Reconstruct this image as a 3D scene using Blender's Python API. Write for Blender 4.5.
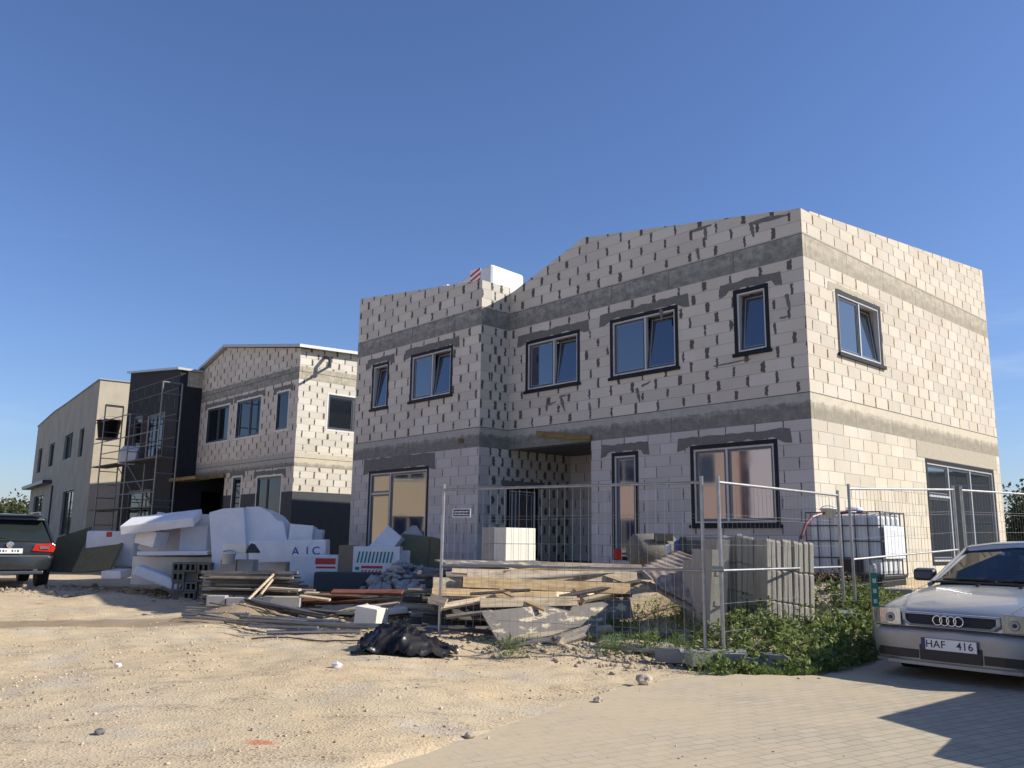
import bpy, bmesh, math, random
import numpy as np
from mathutils import Vector, Matrix
R = math.radians
random.seed(7); rng = np.random.default_rng(7)
scn = bpy.context.scene
for o in list(bpy.data.objects): bpy.data.objects.remove(o)

# ------------------------------------------------------------------ camera, sky, sun
EYE = Vector((0, 0, 1.3)); FPX = 847.3; PITCH = .1825; ROLL = .0134
cp, sp, cr, sr = math.cos(PITCH), math.sin(PITCH), math.cos(ROLL), math.sin(ROLL)
FW = Vector((0, cp, sp)); U0 = Vector((0, -sp, cp)); R0 = Vector((1, 0, 0))
RT = R0*cr + U0*sr; UP = U0*cr - R0*sr
cam = bpy.data.cameras.new('camera'); camo = bpy.data.objects.new('camera', cam); scn.collection.objects.link(camo)
camo.matrix_world = Matrix(((RT.x, UP.x, -FW.x, EYE.x), (RT.y, UP.y, -FW.y, EYE.y), (RT.z, UP.z, -FW.z, EYE.z), (0, 0, 0, 1)))
cam.sensor_width = 36; cam.lens = 36*FPX/1024; cam.clip_start = .05; cam.clip_end = 3000
scn.camera = camo

SUN_AZ = R(95); SUN_EL = R(33.5)
w = bpy.data.worlds.new('World'); scn.world = w; w.use_nodes = True
wn, wl = w.node_tree.nodes, w.node_tree.links
bg = wn['Background']
sky = wn.new('ShaderNodeTexSky'); sky.sky_type = 'NISHITA'; sky.sun_disc = False
sky.sun_elevation = SUN_EL; sky.sun_rotation = SUN_AZ; sky.altitude = 100
sky.air_density = 1.15; sky.dust_density = .5; sky.ozone_density = 4.5
# the clear air is a little more violet-blue than the model's, with a few thin cirrus wisps low on the left
_tc = wn.new('ShaderNodeTexCoord'); _mp = wn.new('ShaderNodeMapping'); _mp.inputs['Scale'].default_value = (1.2, 1.2, 9); _mp.inputs['Rotation'].default_value = (0, R(9), 0)
wl.new(_tc.outputs['Generated'], _mp.inputs[0]); _nz = wn.new('ShaderNodeTexNoise'); _nz.inputs['Scale'].default_value = 2.3; _nz.inputs['Detail'].default_value = 6; _nz.inputs['Roughness'].default_value = .62; wl.new(_mp.outputs[0], _nz.inputs['Vector'])
_mr = wn.new('ShaderNodeMapRange'); _mr.interpolation_type = 'SMOOTHSTEP'; wl.new(_nz.outputs['Fac'], _mr.inputs[0]); _mr.inputs[1].default_value = .52; _mr.inputs[2].default_value = .80; _mr.inputs[4].default_value = .16
_tn = wn.new('ShaderNodeMix'); _tn.data_type = 'RGBA'; _tn.blend_type = 'MULTIPLY'; _tn.inputs[0].default_value = 1; wl.new(sky.outputs[0], _tn.inputs[6]); _tn.inputs[7].default_value = (.88, .93, 1.17, 1)
_cl = wn.new('ShaderNodeMix'); _cl.data_type = 'RGBA'; _sx = wn.new('ShaderNodeSeparateXYZ'); wl.new(_tc.outputs['Generated'], _sx.inputs[0])
_m1 = wn.new('ShaderNodeMapRange'); _m1.interpolation_type = 'SMOOTHSTEP'; wl.new(_sx.outputs[2], _m1.inputs[0]); _m1.inputs[1].default_value = .16; _m1.inputs[2].default_value = .36; _m1.inputs[3].default_value = 1; _m1.inputs[4].default_value = 0
_m2 = wn.new('ShaderNodeMath'); _m2.operation = 'MULTIPLY'; wl.new(_mr.outputs[0], _m2.inputs[0]); wl.new(_m1.outputs[0], _m2.inputs[1]); wl.new(_m2.outputs[0], _cl.inputs[0]); wl.new(_tn.outputs[2], _cl.inputs[6]); _cl.inputs[7].default_value = (8, 8.6, 9.6, 1)
wl.new(_cl.outputs[2], bg.inputs[0]); bg.inputs[1].default_value = .078
sl = bpy.data.lights.new('sun', 'SUN'); sl.energy = 4.2; sl.angle = R(.53); sl.color = (1, .93, .82)
so = bpy.data.objects.new('sun', sl); scn.collection.objects.link(so)
SD = Vector((math.sin(SUN_AZ)*math.cos(SUN_EL), math.cos(SUN_AZ)*math.cos(SUN_EL), math.sin(SUN_EL)))
so.rotation_euler = SD.to_track_quat('Z', 'Y').to_euler(); so.location = SD*60
scn.view_settings.view_transform = 'Standard'; scn.view_settings.look = 'None'
scn.view_settings.exposure = .62; scn.view_settings.gamma = 1; scn.view_settings.use_curve_mapping = False
scn.cycles.max_bounces = 6

def ray(x, y): return FW + RT*((x-512)/FPX) - UP*((y-384)/FPX)
def P(x, y, Y):                      # a point seen at (x, y) that stands Y metres ahead
    d = ray(x, y); return EYE + d*(Y/d.y)

# ------------------------------------------------------------------ materials
def nt(name):
    m = bpy.data.materials.new(name); m.use_nodes = True
    return m, m.node_tree.nodes, m.node_tree.links, m.node_tree.nodes['Principled BSDF']
class NB:                            # small node-building helper
    def __init__(s, n, l): s.n, s.l = n, l
    def _in(s, sock, v):
        if v is None: return
        if isinstance(v, bpy.types.NodeSocket): s.l.new(v, sock)
        else: sock.default_value = v
    def math(s, op, a, b=None, c=None, clamp=False):
        k = s.n.new('ShaderNodeMath'); k.operation = op; k.use_clamp = clamp
        s._in(k.inputs[0], a); s._in(k.inputs[1], b); s._in(k.inputs[2], c); return k.outputs[0]
    def noise(s, vec, scale, detail=3, rough=.5, dim='3D'):
        k = s.n.new('ShaderNodeTexNoise'); k.noise_dimensions = dim; s._in(k.inputs['Vector'], vec)
        k.inputs['Scale'].default_value = scale; k.inputs['Detail'].default_value = detail; k.inputs['Roughness'].default_value = rough
        return k.outputs['Fac']
    def vor(s, vec, scale, feat='F1', out='Distance'):
        k = s.n.new('ShaderNodeTexVoronoi'); k.feature = feat; s._in(k.inputs['Vector'], vec); k.inputs['Scale'].default_value = scale
        return k.outputs[out]
    def white(s, vec):
        k = s.n.new('ShaderNodeTexWhiteNoise'); k.noise_dimensions = '3D'; s._in(k.inputs['Vector'], vec); return k.outputs['Value']
    def comb(s, x, y, z=0.):
        k = s.n.new('ShaderNodeCombineXYZ'); s._in(k.inputs[0], x); s._in(k.inputs[1], y); s._in(k.inputs[2], z); return k.outputs[0]
    def sep(s, v):
        k = s.n.new('ShaderNodeSeparateXYZ'); s._in(k.inputs[0], v); return k.outputs
    def mix(s, f, a, b, blend='MIX'):
        k = s.n.new('ShaderNodeMix'); k.data_type = 'RGBA'; k.blend_type = blend
        s._in(k.inputs[0], f); s._in(k.inputs[6], a if isinstance(a, bpy.types.NodeSocket) else (*a, 1) if len(a) == 3 else a)
        s._in(k.inputs[7], b if isinstance(b, bpy.types.NodeSocket) else (*b, 1) if len(b) == 3 else b); return k.outputs[2]
    def step(s, v, lo, hi, a=0., b=1.):
        k = s.n.new('ShaderNodeMapRange'); k.interpolation_type = 'SMOOTHSTEP'; s._in(k.inputs[0], v)
        s._in(k.inputs[1], lo); s._in(k.inputs[2], hi); k.inputs[3].default_value = a; k.inputs[4].default_value = b; return k.outputs[0]
    def coord(s, which='Object'):
        return s.n.new('ShaderNodeTexCoord').outputs[which]
    def mapp(s, v, scale=(1, 1, 1), rot=(0, 0, 0), loc=(0, 0, 0)):
        k = s.n.new('ShaderNodeMapping'); s._in(k.inputs[0], v)
        k.inputs['Scale'].default_value = scale; k.inputs['Rotation'].default_value = rot; k.inputs['Location'].default_value = loc; return k.outputs[0]
    def bump(s, h, strength, dist, bsdf):
        k = s.n.new('ShaderNodeBump'); s._in(k.inputs['Height'], h); k.inputs['Strength'].default_value = strength; k.inputs['Distance'].default_value = dist
        s.l.new(k.outputs[0], bsdf.inputs['Normal'])

def mat(name, col, rough=.7, metal=0., var=.15, scale=6., bump=0., bscale=40., dirt=None, dscale=2., damt=.5, dthr=.5, spec=.5, stretch=(1, 1, 1), coat=0.):
    m, n, l, b = nt(name); q = NB(n, l)
    c = q.coord('Object'); c2 = q.mapp(c, stretch)
    f = q.noise(c2, scale, 4, .6)
    a = q.mix(f, tuple(x*(1-var) for x in col), tuple(min(1, x*(1+var)) for x in col))
    if dirt:
        d = q.noise(c2, dscale, 5, .65); d = q.step(d, dthr-(.12 if dthr == .5 else .03), dthr+(.15 if dthr == .5 else .04)); d = q.math('MULTIPLY', d, damt)
        a = q.mix(d, a, dirt)
    l.new(a, b.inputs['Base Color']); b.inputs['Roughness'].default_value = rough; b.inputs['Metallic'].default_value = metal
    b.inputs['Specular IOR Level'].default_value = spec; b.inputs['Coat Weight'].default_value = coat
    if bump: q.bump(q.noise(c2, bscale, 4, .6), bump, .02, b)
    return m

def blockwork(name, joint, blk=(.555, .53, .475), mort=(.10, .10, .095), seed=0., tall=.2182, long=.6):
    m, n, l, b = nt(name); q = NB(n, l)
    uv = q.coord('UV'); o = q.sep(uv)
    wob = q.noise(uv, 9., 2); wob2 = q.noise(uv, 45., 2)
    s = q.math('ADD', o[0], q.math('MULTIPLY', q.math('SUBTRACT', wob, .5), .015)); z = o[1]
    s = q.math('ADD', s, 200+seed); z = q.math('ADD', z, q.math('MULTIPLY', q.math('SUBTRACT', q.noise(uv, 2.3, 1), .5), .006))
    zr = q.math('DIVIDE', q.math('ADD', z, tall*20-3.84), tall)
    row = q.math('FLOOR', zr); fz = q.math('SUBTRACT', zr, row)
    r0 = q.white(q.comb(row, 3.3+seed, 1.))
    off = q.math('ADD', q.math('MULTIPLY', q.math('MODULO', row, 2.), .48), q.math('MULTIPLY', r0, .2))
    xs = q.math('ADD', q.math('DIVIDE', s, long), off)
    jid = q.math('FLOOR', q.math('ADD', xs, .5)); cid = q.math('FLOOR', xs)
    # an odd block is cut short: shift some joints
    r1 = q.white(q.comb(jid, row, 7.+seed)); r2 = q.white(q.comb(jid, row, 19.)); r3 = q.white(q.comb(cid, row, 11.))
    shift = q.math('MULTIPLY', q.math('SUBTRACT', r2, .5), .10)
    dx = q.math('MULTIPLY', q.math('ABSOLUTE', q.math('SUBTRACT', q.math('SUBTRACT', xs, jid), shift)), long)
    wd = q.math('ADD', joint*.47, q.math('MULTIPLY', q.math('POWER', r1, 2.2), joint*.5))
    wd = q.math('ADD', wd, q.math('MULTIPLY', q.math('SUBTRACT', q.noise(uv, 17., 2), .5), joint*1.5))
    jm = q.step(q.math('SUBTRACT', wd, dx), -.003, .003)
    dz = q.math('ABSOLUTE', q.math('SUBTRACT', fz, q.math('ADD', .46, q.math('MULTIPLY', r2, .08))))
    hh = q.math('ADD', .39, q.math('MULTIPLY', q.math('SUBTRACT', r3, .3), .16))
    hh = q.math('ADD', hh, q.math('MULTIPLY', q.math('SUBTRACT', wob2, .5), .14))
    jm = q.math('MULTIPLY', jm, q.step(q.math('SUBTRACT', hh, dz), -.03, .03))
    thin = q.step(dx, .0025, .005, 1., 0.)
    ed = q.math('MULTIPLY', q.math('MINIMUM', fz, q.math('SUBTRACT', 1., fz)), tall)
    bed = q.math('MULTIPLY', q.step(ed, .0022, .0055, 1., 0.), q.step(q.noise(uv, 3.5, 2), .25, .5, .45, 1.))
    # stray smears of mortar
    sm = q.noise(q.mapp(uv, (1, 1.3, 1)), 3.1, 4, .55); sm = q.step(sm, .735, .76)
    mk = q.math('MAXIMUM', q.math('MAXIMUM', jm, q.math('MULTIPLY', q.math('MAXIMUM', thin, bed), .62)), q.math('MULTIPLY', sm, .9 if joint > .02 else .35))
    tint = q.math('MULTIPLY_ADD', r3, .18, .89)
    g = q.noise(uv, 1.1, 3, .6); tint = q.math('MULTIPLY', tint, q.math('MULTIPLY_ADD', g, .24, .88))
    g2 = q.noise(uv, 60., 2, .6); tint = q.math('MULTIPLY', tint, q.math('MULTIPLY_ADD', g2, .14, .93))
    bc = q.mix(1., (*blk,), q.comb(tint, tint, tint), 'MULTIPLY')
    warm = q.mix(r1, bc, q.mix(1., bc, (1.0, .965, .92), 'MULTIPLY'))
    mc = q.mix(wob2, tuple(x*.7 for x in mort), tuple(x*1.35 for x in mort))
    l.new(q.mix(mk, warm, mc), b.inputs['Base Color'])
    b.inputs['Roughness'].default_value = .95; b.inputs['Specular IOR Level'].default_value = .2
    h = q.math('SUBTRACT', q.math('MULTIPLY', wob2, .15), q.math('MULTIPLY', q.math('MAXIMUM', thin, bed), .6))
    h = q.math('ADD', h, q.math('MULTIPLY', jm, .3))
    q.bump(h, .6, .008, b)
    return m

def concrete(name, col, dark=.55, band=None):
    m, n, l, b = nt(name); q = NB(n, l); uv = q.coord('UV'); o = q.sep(uv)
    f = q.noise(q.mapp(uv, (1.6, 2.2, 1)), 3.2, 7, .75); g = q.noise(q.mapp(uv, (12, .9, 1)), 2.1, 5, .7); p = q.vor(uv, 26.)
    hole = q.step(p, .06, .16, 1., 0.); hole = q.math('MULTIPLY', hole, q.step(q.noise(uv, 2.), .5, .62))
    c = q.mix(q.step(f, .3, .7), tuple(x*dark for x in col), tuple(x*1.25 for x in col))
    c = q.mix(q.math('MULTIPLY', q.step(g, .42, .7), .45), c, tuple(x*.6 for x in col))
    c = q.mix(q.math('MULTIPLY', hole, .7), c, tuple(x*.3 for x in col))
    # form-board joints every 1.5 m
    jx = q.math('ABSOLUTE', q.math('SUBTRACT', q.math('FRACT', q.math('DIVIDE', q.math('ADD', o[0], 100.4), 1.5)), .5))
    c = q.mix(q.step(jx, .488, .495, 0., .6), c, tuple(x*.35 for x in col))
    rag = q.math('ADD', o[1], q.math('MULTIPLY', q.math('SUBTRACT', q.noise(q.mapp(uv, (3, .6, 1)), 2.5, 5, .7), .5), .22))
    low1 = q.math('MULTIPLY', q.step(rag, 3.57, 3.66, 1., 0.), q.step(o[1], 3.2, 3.3)); low2 = q.math('MULTIPLY', q.step(rag, 6.36, 6.5, .6, 0.), q.step(o[1], 5., 5.1))
    hi = q.math('MULTIPLY', q.step(rag, 3.66, 3.70), q.step(o[1], 4.3, 4.4, 1., 0.))
    c = q.mix(q.math('MULTIPLY', hi, .6), c, tuple(x*1.5 for x in col))
    c = q.mix(q.math('MULTIPLY', q.math('MAXIMUM', low1, low2), .55), c, tuple(x*.5 for x in col))
    ed = q.math('MAXIMUM', q.step(q.math('ABSOLUTE', q.math('SUBTRACT', o[1], 3.835)), .007, .012, 1., 0.), q.step(q.math('ABSOLUTE', q.math('SUBTRACT', o[1], 6.655)), .007, .012, 1., 0.))
    c = q.mix(q.math('MULTIPLY', ed, .85), c, (.05, .05, .05))
    l.new(c, b.inputs['Base Color']); b.inputs['Roughness'].default_value = .93; b.inputs['Specular IOR Level'].default_value = .2
    q.bump(q.math('ADD', f, q.math('MULTIPLY', hole, -.6)), .35, .015, b)
    return m

def timber(name, col, dark, knots=True):
    m, n, l, b = nt(name); q = NB(n, l); c = q.coord('Object')
    oi = n.new('ShaderNodeObjectInfo').outputs['Random']
    cc = q.mapp(c, (1.2, 14, 14)); rr = q.math('MULTIPLY', oi, 40.)
    k = n.new('ShaderNodeVectorMath'); k.operation = 'ADD'; l.new(cc, k.inputs[0]); l.new(q.comb(rr, rr, rr), k.inputs[1]); cc = k.outputs[0]
    f = q.noise(cc, 2., 6, .7); g = q.noise(q.mapp(c, (2, 5, 5)), 1.7, 3, .6)
    a = q.mix(q.step(f, .3, .72), dark, col)
    a = q.mix(q.math('MULTIPLY', q.step(g, .48, .68), .5), a, tuple(x*.5 for x in dark))
    tint = q.math('MULTIPLY_ADD', oi, .5, .72); a = q.mix(1., a, q.comb(tint, tint, tint), 'MULTIPLY')
    l.new(a, b.inputs['Base Color']); b.inputs['Roughness'].default_value = .8; q.bump(f, .35, .01, b)
    return m

def glassy(name, col=(.012, .016, .022), ior=2.0, rough=.02, wavy=.0):
    m, n, l, b = nt(name); q = NB(n, l)
    b.inputs['Base Color'].default_value = (*col, 1); b.inputs['Roughness'].default_value = rough; b.inputs['IOR'].default_value = ior
    f = q.noise(q.coord('Object'), 1.3, 3, .6); l.new(q.step(f, .3, .8, rough, rough+.05), b.inputs['Roughness'])
    if wavy: q.bump(q.noise(q.coord('Object'), .8, 1), wavy, .02, b)
    return m

def mat_foam(name, col=(.78, .79, .80)):
    m, n, l, b = nt(name); q = NB(n, l); c = q.coord('Object')
    v = q.vor(c, 120.); f = q.noise(c, 2.4, 5, .6)
    a = q.mix(q.step(f, .35, .75), tuple(x*.86 for x in col), col); a = q.mix(q.math('MULTIPLY', v, .25), a, tuple(x*.8 for x in col))
    l.new(a, b.inputs['Base Color']); b.inputs['Roughness'].default_value = .75; sm = q.noise(c, 7., 5, .7); a2 = q.mix(q.math('MULTIPLY', q.step(sm, .55, .72), .35), a, tuple(x*.62 for x in (.9, .86, .78))); l.new(a2, b.inputs['Base Color']); q.bump(q.math('ADD', v, q.math('MULTIPLY', q.noise(c, 3.5, 5, .6), 3.)), .35, .01, b)
    return m

M = {}
M['block_front'] = blockwork('block_front', .052); M['block_b2'] = blockwork('block_b2', .045, blk=(.60, .57, .50), seed=3., long=.5); M['block_cheek'] = blockwork('block_cheek', .06, seed=2., long=.3)
M['block_side'] = blockwork('block_side', .025, blk=(.56, .515, .435), mort=(.11, .095, .08), seed=5., long=.5)
M['block_side2'] = blockwork('block_side2', .013, blk=(.57, .53, .44), mort=(.15, .13, .10), seed=6., long=.55)
M['block_low'] = blockwork('block_low', .018, blk=(.50, .48, .47), mort=(.12, .12, .12), seed=9.)
M['beam'] = concrete('beam', (.30, .30, .272), .5); M['beam_side'] = concrete('beam_side', (.42, .38, .30), .75)  # side beams are a paler copy, with the sunlight put into the colour
M['mortar'] = mat('mortar', (.15, .15, .14), .95, var=.3, scale=14, bump=.5)
M['mortar_light'] = mat('mortar_light', (.40, .36, .28), .95, var=.2, scale=14, bump=.4)
M['tape'] = mat('tape', (.008, .010, .016), .6, var=.3, bump=.3, bscale=9, spec=.25)
M['frame'] = mat('frame', (.46, .48, .50), .4, var=.08)
M['sash'] = mat('sash', (.05, .06, .075), .35, var=.1)
M['whiteframe'] = mat('whiteframe', (.62, .62, .6), .5, var=.1)
M['glass'] = glassy('glass', (.012, .018, .045), ior=2.3, wavy=.015)
M['glass_side'] = glassy('glass_side', (.02, .03, .04), ior=2.9, wavy=.02)
M['glass_dark'] = glassy('glass_dark', ior=1.45)
M['dark'] = mat('dark', (.015, .015, .016), .8)
M['room'] = mat('room', (.10, .095, .09), .9)
M['roof'] = mat('roof', (.10, .10, .105), .9)
M['metalcap'] = mat('metalcap', (.42, .42, .41), .4, metal=.4, var=.08)
M['black_eps'] = mat('black_eps', (.020, .023, .028), .9, var=.35, scale=3, bump=.2)
M['grey_eps'] = mat('grey_eps', (.055, .060, .068), .9, var=.25, scale=4)
M['render_beige'] = mat('render_beige', (.49, .43, .33), .95, var=.12, scale=1.6, dirt=(.30, .27, .21), dscale=.8, damt=.5, bump=.1)
M['soffit'] = mat('soffit', (.13, .13, .13), .9)
M['galv'] = mat('galv', (.36, .37, .38), .42, metal=.75, var=.25, scale=9, dirt=(.2, .18, .15), dscale=5, damt=.4)
M['wire'] = mat('wire', (.22, .225, .23), .6, metal=.4, var=.2)
M['scaf'] = mat('scaf', (.22, .23, .24), .5, metal=.6, var=.3)
M['scafdeck'] = mat('scafdeck', (.12, .11, .10), .8)
M['foot'] = mat('foot', (.23, .235, .23), .9, var=.2, bump=.5)
M['wood_new'] = timber('wood_new', (.72, .54, .31), (.50, .33, .15))
M['wood_pale'] = timber('wood_pale', (.70, .58, .41), (.42, .32, .20))
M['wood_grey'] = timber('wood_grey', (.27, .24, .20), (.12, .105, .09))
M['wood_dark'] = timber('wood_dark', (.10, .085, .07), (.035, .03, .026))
M['wood_red'] = timber('wood_red', (.23, .075, .045), (.10, .035, .025))
M['wood_yellow'] = timber('wood_yellow', (.24, .17, .06), (.14, .095, .035))
M['ply'] = mat('ply', (.17, .155, .14), .85, var=.3, scale=4, stretch=(1, 1, 2.5), dirt=(.60, .51, .34), dscale=4.2, damt=.85, bump=.12, dthr=.56)
M['osb'] = mat('osb', (.165, .145, .075), .9, var=.25, scale=9, bump=.2)
M['osb_dark'] = mat('osb_dark', (.13, .11, .055), .9, var=.25, scale=9)
M['foam'] = mat_foam('foam', (.84, .84, .84)); M['foam_blue'] = mat_foam('foam_blue', (.74, .77, .82)); M['foam_warm'] = mat_foam('foam_warm', (.74, .72, .67))
M['darkfoam'] = mat('darkfoam', (.05, .06, .07), .9)
M['kraft'] = mat('kraft', (.22, .18, .125), .9)
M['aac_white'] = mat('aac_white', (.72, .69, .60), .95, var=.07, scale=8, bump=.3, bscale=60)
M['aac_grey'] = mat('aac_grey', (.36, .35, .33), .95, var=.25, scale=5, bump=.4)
M['cinder'] = mat('cinder', (.17, .155, .13), .95, var=.4, scale=7, bump=.6)
M['slab'] = mat('slab', (.40, .37, .31), .95, var=.2, scale=3, stretch=(6, 6, 1), dirt=(.24, .23, .2), dscale=3, damt=.6, bump=.5)
M['rubble'] = mat('rubble', (.36, .35, .33), .95, var=.4, scale=6, bump=.6)
M['stone'] = mat('stone', (.42, .36, .28), .95, var=.4, scale=9, bump=.5)
M['bitumen'] = mat('bitumen', (.27, .20, .155), .9, var=.4, scale=5, bump=.5, bscale=30, dirt=(.46, .38, .30), dscale=5, damt=.75)
M['tank'] = mat('tank', (.66, .68, .69), .45, var=.06)
M['cage'] = mat('cage', (.10, .105, .11), .5, metal=.5)
M['plastic_black'] = mat('plastic_black', (.006, .006, .007), .3, var=.3, bump=.3, bscale=9, dirt=(.07, .065, .06), dscale=3, damt=.35, spec=.3)
M['rubber'] = mat('rubber', (.02, .02, .02), .75)
M['wrap'] = mat('wrap', (.66, .66, .64), .3, var=.1, bump=.6, bscale=5)
M['red'] = mat('red', (.45, .03, .025), .5); M['redtext'] = mat('redtext', (.5, .05, .05), .7)
M['green'] = mat('green', (.03, .22, .12), .5); M['teal'] = mat('teal', (.02, .22, .2), .7)
M['blueprint'] = mat('blueprint', (.06, .10, .30), .7); M['navy'] = mat('navy', (.015, .03, .12), .5)
M['white'] = mat('white', (.72, .72, .70), .5, var=.06)
M['orange'] = mat('orange', (.55, .09, .03), .8)
M['hose_red'] = mat('hose_red', (.13, .015, .02), .4)
M['silver'] = mat('silver', (.33, .365, .41), .3, metal=.45, var=.05, scale=2, coat=.5, dirt=(.33, .325, .30), dscale=1.6, damt=.3)
M['silver2'] = mat('silver2', (.27, .285, .30), .42, metal=.5, var=.08, dirt=(.24, .225, .19), dscale=3, damt=.5)
M['carpaint'] = mat('carpaint', (.012, .016, .018), .35, metal=.2, var=.2, coat=.6, dirt=(.05, .047, .04), dscale=1.8, damt=.35)
M['chrome'] = mat('chrome', (.7, .7, .7), .12, metal=1.)
M['carglass'] = glassy('carglass', (.02, .026, .024), 1.6)
M['lens'] = mat('lens', (.22, .24, .25), .1, metal=.6, var=.7, scale=22, coat=1., stretch=(3, 3, .6))
M['amber'] = mat('amber', (.5, .22, .06), .25)
M['taillight'] = mat('taillight', (.5, .02, .015), .15, var=.3, scale=14, coat=1.)
M['plate'] = mat('plate', (.75, .76, .75), .4, var=.05); M['black'] = mat('black', (.01, .01, .01), .5)
M['curtain'] = mat('curtain', (.62, .64, .62), .8)
M['pink'] = mat('pink', (.70, .52, .44), .9, var=.06); M['lilac'] = mat('lilac', (.84, .78, .82), .9, var=.04); M['tan'] = mat('tan', (.50, .38, .26), .9, var=.08); M['cream'] = mat('cream', (.66, .54, .38), .9, var=.08)
M['bark'] = mat('bark', (.09, .07, .05), .95, var=.3)
M['aluminium'] = mat('aluminium', (.55, .56, .58), .25, metal=.9)

def leafmat(name, a, b2):
    m, n, l, b = nt(name); q = NB(n, l)
    f = q.noise(q.coord('Object'), 2.2, 3, .7)
    g = n.new('ShaderNodeNewGeometry').outputs['Random Per Island']
    h = q.math('MULTIPLY_ADD', g, .7, q.math('MULTIPLY', f, .4), clamp=True)
    l.new(q.mix(h, a, b2), b.inputs['Base Color']); b.inputs['Roughness'].default_value = .6; b.inputs['Specular IOR Level'].default_value = .3
    t = n.new('ShaderNodeBsdfTranslucent'); l.new(q.mix(h, tuple(x*1.4 for x in a), tuple(x*1.4 for x in b2)), t.inputs[0])
    mx = n.new('ShaderNodeMixShader'); mx.inputs[0].default_value = .3
    l.new(b.outputs[0], mx.inputs[1]); l.new(t.outputs[0], mx.inputs[2]); l.new(mx.outputs[0], n['Material Output'].inputs[0])
    return m
M['leaf_tree'] = leafmat('leaf_tree', (.045, .06, .025), (.12, .12, .05))
M['leaf_dark'] = leafmat('leaf_dark', (.03, .045, .022), (.075, .085, .04))
M['leaf_weed'] = leafmat('leaf_weed', (.045, .08, .02), (.25, .30, .09))
M['leaf_pale'] = leafmat('leaf_pale', (.12, .15, .09), (.32, .36, .24))
M['grassblade'] = leafmat('grassblade', (.06, .12, .02), (.20, .25, .07))

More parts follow.
